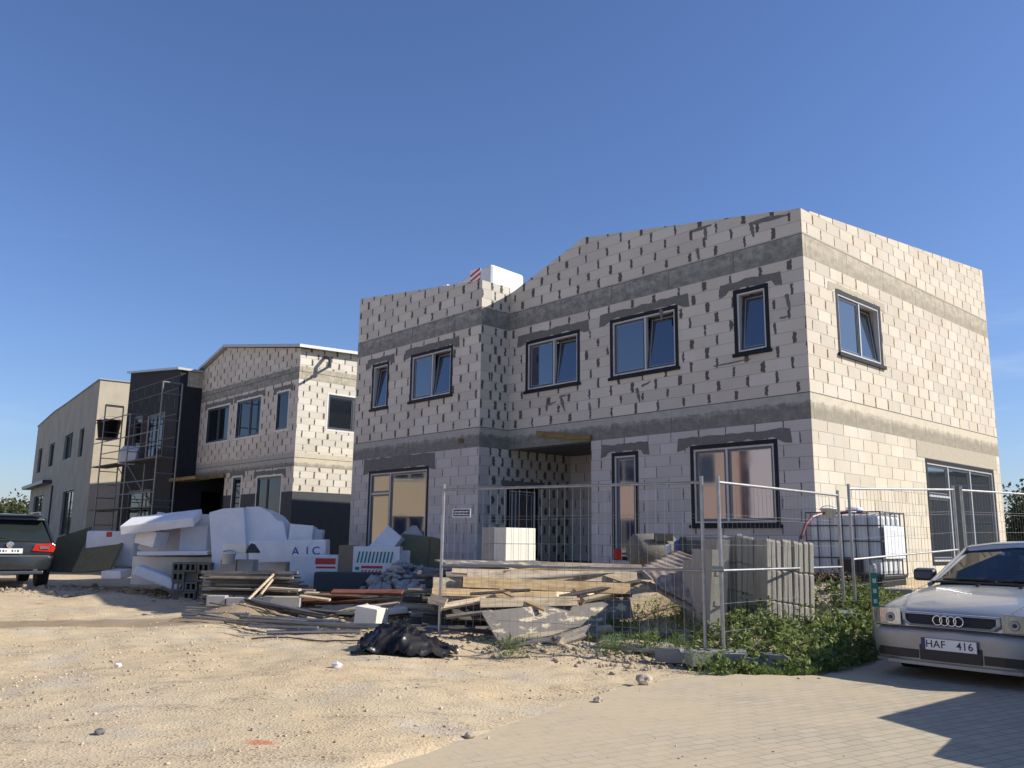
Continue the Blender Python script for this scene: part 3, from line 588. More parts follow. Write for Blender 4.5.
for (a0, z0_, ln_, an_, w_) in ((-3.75, 4.36, .3, -1.3, .045), (-3.62, 4.38, .25, .3, .03), (-5.9, 4.42, .35, -1.2, .05), (-5.95, 4.42, .22, .2, .035), (-6.35, 4.15, .3, 1.5, .04), (-6.3, 4.3, .25, .15, .03), (-2.2, 6.93, .25, -1.4, .05),
                                (-.95, 7.10, .7, -.06, .05), (-1.0, 7.12, .3, -1.4, .05), (-2.3, 7.30, .45, .02, .035), (-2.0, 7.28, .25, -1.5, .04), (-5.05, 4.2, .25, -1.4, .04), (-1.9, 4.55, .8, .02, .02), (-.35, 5.62, .3, -1.4, .05), (-.5, 5.2, .22, .1, .02), (-3.1, 5.9, .25, -1.5, .05)):
    n_ = 7; c_, s2 = math.cos(an_), math.sin(an_); up_, dn_ = [], []          # spilled mortar, trowel strokes
    for i in range(n_+1):
        t_ = i/n_; ww = w_*(.45+.55*math.sin(math.pi*min(1, t_+.15)))*rs.uniform(.7, 1.25); bx, bz = a0+c_*ln_*t_, z0_+s2*ln_*t_+rs.uniform(-.008, .008)
        up_.append((bx-s2*ww*.85, bz+c_*ww*.85)); dn_.append((bx+s2*ww*.85, bz-c_*ww*.85))
    H.call += 1; H.mb('mortar').prism(up_+dn_[::-1], .0005, .0075+.0001*rs.random(), F0)
H.build(B1, {'block_front': ('block_wall', 'block_front'), 'block_low': ('lower_block_wall', 'block_low'), 'block_cheek': ('cheek_wall', 'block_cheek'), 'block_side': ('side_wall', 'block_side'), 'block_side2': ('lower_side_wall', 'block_side2'),
             'beam': ('ring_beam', 'beam'), 'beam_side': ('side_ring_beam', 'beam_side'), 'mortar': ('mortar_patch', 'mortar'), 'mortar_light': ('pale_mortar_patch', 'mortar_light')})
window(B1, F0, *wf[0], mull=.53, tilt=1); window(B1, F0, *wf[1], tilt=0); window(B1, F0, *wf[2], mull=.53, tilt=1)
window(B1, F1, *wl_[0], tilt=0); window(B1, F1, *wl_[1], mull=.52, tilt=1)
window(B1, F0, *gd, sill=False); window(B1, F0, *gw, mull=.42)
window(B1, F1, *gl, mull=.36, transom=(0, 2.45), sill=False)
window(B1, S0, *sw, mull=.52, tilt=1, glass='glass_side'); window(B1, S0, *sg, mull=(.3, .64), transom=(0, 2.3), glass='glass_side', sill=False)
dd = window(B1, S1, *pd, sill=False, mull=.25)
MB().box(-13, -.3, 2.4, 8.35, 6.3, 6.42).box(-12.7, -7.93, -.58, 2.4, 6.3, 6.42).box(-7.63, -.3, .3, 2.4, 6.3, 6.42).build('roof_deck', M['roof'], B1)
MB().box(-12.7, -7.95, -.57, 8.3, 3.40, 3.6).box(-7.95, -5.02, .31, 8.3, 3.385, 3.6).box(-5.02, -.32, .31, 8.3, 3.40, 3.6).build('floor_slab', M['soffit'], B1)
MB().box(-12.7, -.31, 2.42, 8.3, .8, .86).box(-12.7, -7.95, -.55, 2.42, .8, .86).box(-4.7, -.31, .31, 2.42, .8, .86).box(-7.62, -5.01, .31, 2.09, .78, .84).build('floor', M['room'], B1)
MB().box(-6.0, -5.9, 2.5, 8.3, .9, 6.3).build('partition', M['room'], B1)
def wp(x, y, Y): return P(x, y, Y)
def hitplane(px, py, par, yl):   # where the line of sight meets the facade plane y=yl of a building
    inv = wmat(par).inverted(); o_ = inv @ EYE; d_ = inv.to_3x3() @ ray(px, py); t = (yl-o_.y)/d_.y; return o_+d_*t
for (A_, B_, hh_) in ((hitplane(458, 440.5, B1, -1.0), hitplane(560, 449, B1, 1.5), .05), (hitplane(537, 433.5, B1, -.05), hitplane(590.5, 438, B1, -.05), .06)):
    dd_ = (B_-A_)/2; MB().obox((A_+B_)/2, dd_, Vector((-dd_.y, dd_.x, 0)).normalized()*.025, (0, 0, hh_)).build('formwork_board', M['wood_yellow'], B1)
# white pipe stub on the parapet
MB().tube((-10.7, .4, 6.4), (-10.7, .4, 8.1), .055, 10).box(-10.8, -10.6, .35, .45, 8.08, 8.13).build('vent_pipe', M['white'], B1)

# wrapped pallet on the roof
def local_pt(parent, x, y, z): return wmat(parent) @ Vector((x, y, z))
_pp = wmat(B1).inverted() @ P(494, 265, 21.9)
pk = thing('wrapped_pallet', local_pt(B1, _pp.x-.85, _pp.y+.55, 6.42), -YAW, 'stack of roof boards wrapped in white film with striped tag, on the nearest house roof', 'pallet')
mb = MB(); mb.add([(-1.1, -.62, .14), (.8, -.62, .14), (.8, .62, .14), (-1.1, .62, .14), (-1.1, -.62, _pp.z-6.62), (.8, -.62, _pp.z-6.36), (.8, .62, _pp.z-6.42), (-1.1, .62, _pp.z-6.66)], [(0, 3, 2, 1), (4, 5, 6, 7), (0, 1, 5, 4), (1, 2, 6, 5), (2, 3, 7, 6), (3, 0, 4, 7)]); mb.build('wrapped_load', M['wrap'], pk, bevel=.09)
mb = MB(); [mb.box(x-.05, x+.05, -.6, .6, 0, .1) for x in (-.7, 0, .7)]; [mb.box(-.78, .78, y-.06, y+.06, .1, .13) for y in (-.5, 0, .5)]
mb.build('pallet_base', M['wood_grey'], pk)
tg = MB().box(-.05, .38, 1.55, 2.2, 0, .006, FR(-.625)).build('warning_tag', M['white'], pk)
mb = MB()
for k_ in range(4): mb.prism([(-.05, 1.56+k_*.15), (.38, 1.70+k_*.15), (.38, 1.77+k_*.15), (-.05, 1.63+k_*.15)], .0065, .009, FR(-.625))
mb.build('stripes', M['redtext'], tg)

# second house
B2 = thing('block_house', (-6.947, 27.168, 0), -.82, 'two-storey block house in the middle, partly clad in black insulation behind scaffolding', 'building')
H = House(); b2 = [(3.55, 4.0), (6.4, 6.83)]
f2 = [(-6.96, -4.98, 4.72, 6.14), (-4.45, -2.5, 4.72, 6.16), (-1.45, -.56, 4.76, 6.13)]; g2 = [(-4.36, -3.62, 1.4, 3.42), (-2.5, -.72, 1.3, 3.34)]
F0b = FR(0.); tp = .06
H.wall(F0b, -7.6, 0, .2, [(-7.6, 7.72), (-5.55, 8.3), (0, 7.42)], [hole(x, tp) for x in f2+g2]+[(-7.6, -5.0, 0, 3.55)], b2, cls='block_front', low=2.75, blowcls='grey_eps', cap1={'block_front': 'block_side', 'grey_eps': 'grey_eps', 'beam': 'beam_side'})
H.wall(SI(0.), .3, 8.65, .2, [(.3, 7.45), (8.65, 7.9)], [(1.14, 3.1, 4.86, 6.02)], b2, cls='block_side', bcls='beam_side', low=2.75, blowcls='grey_eps')
L2 = [(-12.1, -11.2, 4.55, 6.2), (-10.6, -8.8, 4.3, 6.1)]; gl2 = (-12.0, -9.6, 1.0, 3.1)
F1b = FR(-.9)
H.wall(F1b, -13.1, -7.6, .2, [(-13.1, 8.2), (-7.6, 7.6)], [hole(x, tp) for x in L2]+[hole(gl2, tp)], [], cls='black_eps')
H.wall(SI(-7.6), -.6, 0, .2, [(-.6, 7.6), (0, 7.6)], [], [(7.0, 7.598)], cls='black_eps', bcls='beam_side')  # unclad top of the cheek, coloured pale to carry its sunlit patch
H.wall(SI(-7.6), 0, 2.1, .2, [(0, 3.55), (2.1, 3.55)], [(.3, 1.2, 1., 3.)], [], cls='black_eps')
H.wall(FR(2.1), -7.6, -5., .2, [(-7.6, 3.55), (-5, 3.55)], [], [], cls='black_eps')
H.wall(lambda s, z, d: (-13.1-d, s, z), -.6, 8.3, .2, [(-.6, 8.2), (8.3, 8.2)], [], [], cls='black_eps')
H.wall(lambda s, z, d: (s, 8.6+d, z), -13.1, -.3, .2, [(-13.1, 7.9), (-.3, 7.9)], [], [], cls='block_front')
for i, x in enumerate(f2+g2): H.smear(F0b, x[0]-.22, x[1]+.2, x[3]+.005, x[3]+.16, seed=i+43)
H.call += 1
for z in (5.0, 5.9, 6.9, 7.4):                       # smears of adhesive over the joints of the black boards
    H.mb('mortar').box(-13.0, -7.7, z-.012, z+.012, .001, .003, F1b)
for k_ in range(16): H.mb('mortar').box(-12.9+k_*.33, -12.88+k_*.33, 6.1+.45*(k_ % 3), 6.5+.45*(k_ % 3), .001, .003, F1b)
H.build(B2, {'block_front': ('block_wall', 'block_front'), 'grey_eps': ('plinth_insulation', 'grey_eps'), 'block_side': ('side_wall', 'block_b2'), 'black_eps': ('black_cladding', 'black_eps'),
             'beam': ('ring_beam', 'beam'), 'beam_side': ('side_ring_beam', 'beam_side'), 'mortar': ('mortar_patch', 'mortar')})
kw = dict(glass='glass_dark', tape=tp, tapemat='whiteframe', frame='sash', sill=False, white=True)
window(B2, F0b, *f2[0], mull=.5, **kw); window(B2, F0b, *f2[1], mull=.55, **kw); window(B2, F0b, *f2[2], **kw)
window(B2, F0b, *g2[0], **kw); window(B2, F0b, *g2[1], mull=.4, **kw)
window(B2, SI(0.), 1.08, 3.16, 4.80, 6.08, mull=.5, **kw)
kw['tapemat'] = 'kraft'; window(B2, F1b, *L2[0], **kw); window(B2, F1b, *L2[1], mull=.5, **kw); window(B2, F1b, *gl2, mull=.6, **kw)
# roof with white verge
mb = MB(); rp = [(-7.7, 7.70), (-5.55, 8.3), (.25, 7.39)]
for (xa, za), (xb, zb) in zip(rp[:-1], rp[1:]):
    mb.add([(xa, -.18, za+.01), (xb, -.18, zb+.01), (xb, 8.9, zb+.4), (xa, 8.9, za+.4), (xa, -.18, za+.11), (xb, -.18, zb+.11), (xb, 8.9, zb+.5), (xa, 8.9, za+.5)], [(0, 1, 2, 3), (4, 5, 6, 7), (0, 1, 5, 4), (1, 2, 6, 5), (2, 3, 7, 6), (3, 0, 4, 7)])
mb.add([(-13.2, -1.05, 8.21), (-7.5, -1.05, 7.60), (-7.5, 8.9, 7.63), (-13.2, 8.9, 8.3), (-13.2, -1.05, 8.29), (-7.5, -1.05, 7.69), (-7.5, 8.9, 7.72), (-13.2, 8.9, 8.4)], [(0, 1, 2, 3), (4, 5, 6, 7), (0, 1, 5, 4), (1, 2, 6, 5), (2, 3, 7, 6), (3, 0, 4, 7)])
rf = mb.build('roof', M['metalcap'], B2)
mb = MB().box(-12.8, -7.9, -.6, 8.2, 3.56, 3.75).box(-7.9, -.31, .31, 8.2, 3.56, 3.75).box(-12.8, -.31, .31, 8.2, 6.42, 6.5); mb.build('floor_slab', M['soffit'], B2)
MB().box(-7.3, -4.9, -.12, -.01, 3.40, 3.54).box(-7.6, -5.2, -1.0, -.5, 3.30, 3.42).build('formwork_board', M['wood_yellow'], B2)
MB().tube((.02, .9, 7.25), (.35, .9, 7.15), .06, 10).tube((.35, .9, 7.15), (.35, .9, 6.85), .06, 10).tube((.35, .9, 6.9), (.32, .25, 6.45), .04, 8).build('overflow_pipe', M['sash'], B2)

# third house
B3 = thing('rendered_house', (-19.9, 40.3, 0), -.949, 'beige rendered two-storey house at the far left end of the row', 'building')
H = House()
f3w = [(-4.3, -3.0, 5.15, 6.7), (-9.2, -6.4, 5.35, 6.8), (-14.9, -12.9, 5.3, 6.8), (-20.0, -18.2, 5.2, 6.9)]; g3w = [(-7.7, -4.2, 1.2, 3.62), (-19.6, -15.4, 1.4, 3.75)]
Fc = FR(0.); H.wall(Fc, -21.8, 0, 0, [(-21.8, 8.55), (-14.5, 8.75), (-10, 8.7), (0, 8.68)], [hole(x, .04) for x in f3w+g3w], [], cls='render')
H.wall(SI(0.), .3, 9, 0, [(.3, 8.68), (9, 8.68)], [], [], cls='render', low=3.0, blowcls='render')
H.wall(lambda s, z, d: (-21.8-d, s, z), .3, 9, 0, [(.3, 8.55), (9, 8.55)], [], [], cls='render')
H.wall(lambda s, z, d: (s, 9+d, z), -21.5, -.3, 0, [(-21.5, 8.6), (-.3, 8.6)], [], [], cls='render')
H.build(B3, {'render': ('wall', 'render_beige')})
for i, x in enumerate(f3w+g3w): window(B3, Fc, *x, tape=.04, mull=.5 if i != 0 else None, tapemat='sash', frame='sash', sill=False, deep=.14, glass='glass_dark')
mb = MB()
for (xa, za), (xb, zb) in zip([(-21.9, 8.56), (-14.5, 8.76), (-10, 8.71), (.06, 8.69)][:-1], [(-14.5, 8.76), (-10, 8.71), (.06, 8.69)]):
    mb.add([(xa, -.06, za), (xb, -.06, zb), (xb, .34, zb), (xa, .34, za), (xa, -.06, za+.05), (xb, -.06, zb+.05), (xb, .34, zb+.05), (xa, .34, za+.05)], [(0, 1, 2, 3), (4, 5, 6, 7), (0, 1, 5, 4), (1, 2, 6, 5), (2, 3, 7, 6), (3, 0, 4, 7)])
mb.box(-.3, .06, .34, 9.1, 8.69, 8.74); mb.build('roof_edge', M['metalcap'], B3)
MB().box(-21.5, -.3, .3, 9, 8.2, 8.3).box(-21.5, -.3, .3, 9, 4.2, 4.3).build('roof_deck', M['roof'], B3)
MB().box(-22.4, -12.4, -.5, -.002, 4.25, 4.45).build('canopy', M['sash'], B3)
MB().tube((-11.6, -.06, .1), (-11.6, -.06, 4.1), .05, 8).build('drainpipe', M['sash'], B3)

# houses across the street, seen only as reflections and as the ground's far side
def simple_house(loc, rz, L, D, Hh, mt, label, band=None):
    b_ = thing('rendered_house', loc, rz, label, 'building')
    H = House(); F = FR(0.); hs = [(x, x+1.6, z, z+1.5) for x in np.arange(1.2, L-2, 3.7) for z in (.9, 4.2)]
    H.wall(F, 0, L, 0, [(0, Hh), (L, Hh)], hs, [], cls='w'); H.wall(SI(L), .3, D, 0, [(.3, Hh), (D, Hh)], [], [], cls='w')
    H.wall(lambda s, z, d: (-d, s, z), .3, D, 0, [(.3, Hh), (D, Hh)], [], [], cls='w'); H.wall(lambda s, z, d: (s, D+d, z), .3, L-.3, 0, [(.3, Hh), (L-.3, Hh)], [], [], cls='w')
    H.build(b_, {'w': ('wall', mt)}); MB().box(-.2, L+.2, -.2, D+.2, Hh, Hh+.2).build('roof', M['roof'], b_)
    for h in hs: window(b_, F, h[0]-.05, h[1]+.05, h[2]-.05, h[3]+.05, tape=.05, mull=.5, tapemat='whiteframe', frame='whiteframe', deep=.12)
    return b_
simple_house((-23, -6, 0), R(90), 16.4, 9, 7.2, 'lilac', 'pale lilac rendered house across the street, left of the view')
simple_house((-23.3, 10.8, 0), R(90), 9, 9, 7.4, 'pink', 'dusky pink rendered house across the street, between two paler ones')
simple_house((-23, 20.2, 0), R(90), 12.5, 9, 7.0, 'cream', 'cream rendered house across the street, beside the dusky pink one')
simple_house((33, 34, 0), R(-90), 22, 9, 4.6, 'tan', 'tan rendered house beyond the right edge of the view')

# ------------------------------------------------------------------ scaffolding on the second house
sc = thing('scaffolding', local_pt(B2, -9.8, -1.5, 0), -.82, 'galvanised tube scaffolding with decks against the black clad wall', 'scaffolding')
fa_ = [3.1, 0., -3.1]; top_ = [6.9, 6.0, 6.7]
for x, tz in zip(fa_, top_):
    m1 = MB()
    for y in (-.36, .36):
        m1.tube((x, y, 0), (x, y, tz), .03, 8)
    m1.build('upright_frame', M['scaf'], sc)
    m1 = MB()
    for z in np.arange(.6, tz+.01, .55 if x < -1 else .98): m1.tube((x, -.36, z), (x, .36, z), .02, 6)
    m1.tube((x, -.36, tz), (x, .36, tz), .028, 6)
    m1.build('rung', M['scaf'], sc)
for z in (2.3, 4.1):
    for y in (-.2, .14): MB().box(-4.2, 3.1, y-.15, y+.15, z, z+.045).build('deck', M['scafdeck'], sc)
MB().box(-4.2, -3.1, -.3, .3, 5.3, 5.35).build('deck', M['scafdeck'], sc)
for z in (2.85, 3.3, 4.6, 5.1, 6.0): MB().tube((-4.2 if z > 5 else -3.1, -.38, z), (3.1 if z < 6 else 0, -.38, z), .021, 6).build('guard_rail', M['scaf'], sc)
MB().tube((-3.1, .38, .3), (0, .38, 2.3), .02, 6).build('brace', M['scaf'], sc); MB().tube((0, .38, 2.3), (-3.1, .38, 4.1), .02, 6).build('brace', M['scaf'], sc); MB().tube((0, -.38, 4.1), (3.1, -.38, 2.3), .02, 6).build('brace', M['scaf'], sc)
def tub(loc, r, h, mt, name, label, cat, group=None, lidm=None):
    t = thing(name, loc, 0, label, cat, group)
    MB().lathe([(r*.8, 0), (r, h), (r*1.06, h), (r*1.06, h+.02), (r*.95, h+.02), (r*.95, h-.03), (r*.75, .03)], 20).build('tub', mt, t, smooth=True)
    m1 = MB(); m1.path([Vector((r*1.05*math.cos(a), .02, h*.95+r*.55*math.sin(a))) for a in [math.pi*i/10 for i in range(11)]], .006, 5); m1.build('handle', M['wire'], t)
    return t
tub(local_pt(B2, -13.4, -1.5, 5.35), .48, .72, M['black'], 'mortar_tub', 'big black round tub on the top deck of the scaffolding', 'tub')
o = MB().obox(local_pt(B2, -10.6, -1.5, 4.45), (.32, .1, 0), (0, .15, .1), (.02, 0, .3)).build('cement_bag', M['foam_blue'], centre=True, bevel=.05); tag(o, 'pale blue bag standing on the middle scaffold deck', 'bag')
o = MB().box(-1.75, -1.2, .95, 2.9, -.02, .0, FR(.0)).build('orange_sheet', M['orange'], B2); o.parent = None; o.matrix_world = wmat(B2) @ Matrix.Translation((0, .1, 0)); tag(o, 'orange plastic sheet hanging in the doorway of the middle house', 'sheet')

# ------------------------------------------------------------------ fences
def panel(x0, y0, x1, y1, label, zb0=None, zb1=None):
    z0 = gz(x0, y0) if zb0 is None else zb0; z1 = gz(x1, y1) if zb1 is None else zb1
    L = math.hypot(x1-x0, y1-y0); rz = math.atan2(y1-y0, x1-x0); sl_ = (z1-z0)/L
    t = thing('mesh_fence', (x0, y0, z0), rz, label, 'fence panel', 'mobile mesh fence panels standing in a line')
    g = random.Random(int(x0*100)); lean = g.uniform(-.012, .012)
    q = lambda s, z: (s, lean*z, sl_*s+z)
    MB().tube(q(.04, .0), q(.04, 2.05), .021, 10).build('post', M['galv'], t, smooth=False)
    MB().tube(q(L-.04, .0), q(L-.04, 2.05), .021, 10).build('post', M['galv'], t)
    for z, r in ((1.98, .017), (1.0, .015), (.10, .017)): MB().tube(q(.04, z), q(L-.04, z), r, 8).build('rail', M['galv'], t)
    mb = MB(); k = .12
    while k < L-.06: mb.tube(q(k, .1), q(k, 1.98), .0019, 4, cap=False); k += .105
    for z in (.34, .64, 1.28, 1.58, 1.62): mb.tube(q(.04, z), q(L-.04, z), .0019, 4, cap=False)
    mb.build('wire_mesh', M['wire'], t); return t
panel(-.93, 11.32, 2.20, 9.66, 'long mesh fence panel in front of the timber pile', -.03, 0.)
panel(2.33, 9.62, 4.62, 11.98, 'mesh fence panel in front of the upright concrete slabs', 0., .0)
panel(4.76, 12.05, 7.40, 14.20, 'mesh fence panel between the water tanks and the silver car', .1, .25)
panel(7.55, 14.28, 10.3, 16.3, 'farthest right mesh fence panel behind the silver car', .25, .3)
def footm(x, y, rz, label):
    t = MB(); pf = [(-.36, 0), (.36, 0), (.36, .12), (.30, .15), (.10, .15), (.08, .11), (-.08, .11), (-.10, .15), (-.30, .15), (-.36, .12)]
    M4 = Matrix.Translation((x, y, max(gz(x, y), 0)+.0)) @ Matrix.Rotation(rz, 4, 'Z')
    t.prism(pf, -.11, .11, lambda a, b_, c: tuple(M4 @ Vector((a, c, b_))))
    for s_ in (-.2, .2):
        t.lathe([(.03, .151), (.03, .156)], 10, lambda a, b_, c: tuple(M4 @ Vector((a+s_, b_, c))))
    o = t.build('concrete_weight', M['foot'], centre=True, bevel=.012); tag(o, label, 'fence foot', 'concrete feet of the mobile fence')
footm(2.30, 9.62, R(12), 'concrete fence foot under the joined posts, nearest the paving')
footm(2.62, 9.42, R(-8), 'second concrete foot at the paving edge, right of the joined posts')
footm(2.0, 9.74, R(-25), 'concrete fence foot lying left of the joined posts')
footm(4.70, 12.0, R(60), 'concrete fence foot hidden in the weeds near the water tanks')
footm(7.48, 14.25, R(40), 'concrete fence foot behind the silver car')
o = MB().tube((2.25, 9.66, 1.02), (2.38, 9.62, 1.02), .035, 10).build('fence_clamp', M['galv'], centre=True); tag(o, 'steel clamp joining the two fence posts at mid height', 'clamp')
sg_ = thing('notice_sign', P(462, 513, 11.07), math.atan2(-1.66, 3.13), 'small blue notice with white border on the left fence panel', 'sign')
MB().box(-.135, .135, -.012, -.006, -.055, .055).build('border', M['white'], sg_); MB().box(-.122, .122, -.0145, -.0125, -.044, .044).build('face', M['navy'], sg_)
mb = MB(); g = random.Random(2)
for z in (.016, -.018):
    x = -.105
    while x < .1:
        w_ = g.uniform(.008, .02); mb.box(x, x+w_, -.0165, -.015, z-.008, z+.008 if g.random() < .7 else z+.004); x += w_+.006
mb.build('lettering', M['white'], sg_)

# ------------------------------------------------------------------ boards and timber
def board(p0, p1, wd, th, tilt, mt, name, label, cat, group=None, sag=0., parent=None, bevel=.003):
    """tilt 0 lies flat, 90 stands on edge facing the camera; object x runs along the board"""
    p0, p1 = Vector(p0), Vector(p1); d = p1-p0; L = d.length; ex = d.normalized()
    side = Vector((0, 0, 1)).cross(ex)
    if side.length < 1e-3: side = Vector((1, 0, 0))
    side.normalize(); up = ex.cross(side).normalized(); t = R(tilt)
    ey = side*math.cos(t)+up*math.sin(t); ez = ex.cross(ey)
    mb = MB(); n_ = 6
    for i in range(n_):
        a, b_ = -L/2+L*i/n_, -L/2+L*(i+1)/n_; za, zb = -sag*(1-(2*a/L)**2), -sag*(1-(2*b_/L)**2)
    V = []; Fs = []
    for i in range(n_+1):
        a = -L/2+L*i/n_; zo = -sag*(1-(2*a/L)**2)
        V += [(a, -wd/2, zo-th/2), (a, wd/2, zo-th/2), (a, wd/2, zo+th/2), (a, -wd/2, zo+th/2)]
    for i in range(n_):
        k = 4*i; Fs += [(k, k+1, k+5, k+4), (k+1, k+2, k+6, k+5), (k+2, k+3, k+7, k+6), (k+3, k, k+4, k+7)]
    Fs += [(0, 3, 2, 1), (4*n_, 4*n_+1, 4*n_+2, 4*n_+3)]
    mb.add(V, Fs); o = mb.build(name, mt, parent)
    Mx = Matrix((ex, ey, ez)).transposed().to_4x4(); Mx.translation = (p0+p1)/2; o.matrix_world = Mx
    return tag(o, label, cat, group)
W = M
PG = 'planks of the big timber pile behind the fence'
def above(p): return Vector((p.x, p.y, max(p.z, gz(p.x, p.y)+.035)))
def bp(x0, y0, Y0, x1, y1, Y1, wd, tilt, mt, label, name='plank', th=.03, group=PG, cat='plank', sag=0.): return board(above(P(x0, y0, Y0)), above(P(x1, y1, Y1)), wd, th, tilt, W[mt], name, label, cat, group, sag)
bp(440, 562, 12.6, 556, 564, 13.3, .55, 4, 'ply', 'grey weathered sheet lying on top of the pile, left of the white blocks', name='plywood_sheet', th=.02, group=None, cat='board')
bp(446, 575, 12.3, 640, 574, 12.7, .3, 12, 'wood_grey', 'long grey plank just under the top of the timber pile')
bp(541, 566, 12.5, 641, 569, 12.6, .11, 80, 'wood_pale', 'pale square beam on the top right of the timber pile', th=.1)
bp(467, 574, 11.9, 637, 577.5, 12.1, .14, 72, 'wood_pale', 'wide pale plank on edge, upper of the two long ones', th=.035)
bp(463, 582, 11.6, 630, 589, 11.7, .14, 74, 'wood_new', 'fresh yellow plank on edge in the middle of the pile', th=.035)
bp(433, 583, 11.9, 462, 584, 12.0, .16, 70, 'wood_pale', 'short pale board end left of the fresh yellow plank', th=.03)
bp(432, 592, 11.5, 556, 596, 11.6, .12, 50, 'wood_new', 'yellow plank tapering away under the fresh yellow one')
bp(430, 598, 11.3, 446, 603, 11.2, .12, 60, 'wood_pale', 'small pale offcut at the left fence post')
bp(480, 603, 11.2, 577, 601, 11.4, .12, 70, 'wood_pale', 'pale plank just above the stained plywood board')
bp(530, 606, 11.32, 580, 600, 11.42, .05, 20, 'wood_new', 'short bright batten lying on the pale plank', th=.04)
bp(583, 600, 11.55, 630, 589, 11.8, .08, 30, 'wood_pale', 'bright batten pointing up to the right end of the pile', th=.04)
bp(572, 590, 11.66, 584, 603, 11.5, .07, 60, 'wood_new', 'short diagonal offcut in the middle of the pile')
bp(556, 656, 10.35, 606, 625, 11.3, .14, 40, 'wood_grey', 'thick grey plank slanting out of the pile to the ground', th=.05)
bp(495, 641, 10.8, 612, 628, 11.1, .12, 25, 'wood_pale', 'pale plank sticking out below the plywood board')
bp(500, 646, 10.7, 600, 634, 10.9, .12, 15, 'wood_grey', 'grey plank below the plywood board, nearly on the ground')
bp(505, 652, 10.5, 566, 649, 10.6, .14, 20, 'wood_grey', 'short grey plank lying at the front of the pile')
bp(553, 648, 10.5, 562, 662, 10.3, .1, 50, 'wood_pale', 'square timber end below the slanting grey plank', th=.08)
bp(602, 634, 11.2, 672, 640, 11.0, .1, 15, 'wood_grey', 'grey plank in the grass right of the slanting plank')
bp(590, 641, 11.0, 706, 661, 10.15, .15, 18, 'wood_pale', 'long plank on the ground reaching to the fence posts')
bp(600, 647, 10.7, 690, 662, 10.1, .13, 15, 'wood_grey', 'grey plank beside the long plank by the fence posts')
for (x0, y0, Y0, x1, y1, Y1, wd, tl, mt, lb) in ((452, 571, 12.0, 500, 574, 12.0, .09, 40, 'wood_pale', 'short pale board sticking out left under the grey sheet'), (520, 580, 11.75, 640, 571, 12.2, .05, 20, 'wood_grey', 'thin grey batten rising to the right over the two long planks'),
        (560, 597, 11.4, 641, 581, 11.9, .06, 30, 'wood_dark', 'dark batten under the right end of the fresh yellow plank'), (441, 607, 11.2, 486, 599, 11.3, .1, 35, 'wood_pale', 'pale board slanting up beside the left fence post'), (446, 617, 11.1, 492, 611, 11.2, .07, 20, 'wood_grey', 'grey batten poking out left of the shuttering board'),
        (448, 628, 11.0, 497, 633, 11.0, .09, 15, 'wood_dark', 'dark board low at the left of the shuttering board'), (500, 590, 11.5, 545, 610, 11.15, .05, 30, 'wood_new', 'thin yellow batten slanting down over the pale plank'), (600, 573, 12.1, 650, 590, 11.8, .07, 40, 'wood_pale', 'pale board dropping off the right end of the pile'),
        (505, 571, 11.95, 590, 566, 12.3, .04, 10, 'wood_new', 'narrow yellow batten across the top of the pile'), (470, 594, 11.4, 530, 590, 11.5, .03, 60, 'wood_dark', 'thin dark lath between the yellow planks')):
    bp(x0, y0, Y0, x1, y1, Y1, wd, tl, mt, lb)
# stained shuttering board
vs = [P(481, 612, 10.9), P(629, 597, 11.9), P(633, 617, 11.7), P(498, 642, 10.75)]
mb = MB(); nrm = (vs[1]-vs[0]).cross(vs[3]-vs[0]).normalized()*.011
mb.add([v+nrm for v in vs]+[v-nrm for v in vs], [(0, 1, 2, 3), (4, 5, 6, 7), (0, 1, 5, 4), (1, 2, 6, 5), (2, 3, 7, 6), (3, 0, 4, 7)])
o = mb.build('shuttering_board', M['ply'], centre=True); tag(o, 'grey plywood shuttering board with peeling pale stains, leaning at the front of the pile', 'board')
# deeper planks of the pile, their shade given by dark wood colours
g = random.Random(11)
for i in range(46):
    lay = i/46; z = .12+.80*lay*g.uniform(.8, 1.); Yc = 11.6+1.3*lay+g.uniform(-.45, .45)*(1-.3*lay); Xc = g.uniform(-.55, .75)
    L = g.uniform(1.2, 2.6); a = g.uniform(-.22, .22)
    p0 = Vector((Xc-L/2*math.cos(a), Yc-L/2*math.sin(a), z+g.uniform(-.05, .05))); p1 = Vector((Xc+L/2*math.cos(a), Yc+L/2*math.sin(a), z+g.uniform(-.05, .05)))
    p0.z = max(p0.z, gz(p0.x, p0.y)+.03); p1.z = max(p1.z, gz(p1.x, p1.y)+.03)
    board(p0, p1, g.choice((.1, .14, .2)), .03, g.uniform(-12, 45), W[g.choice(('wood_dark', 'wood_grey', 'wood_dark', 'wood_dark'))], 'plank', 'shade-toned plank buried in the lower layers of the big timber pile', 'plank', 'buried planks of the big timber pile')

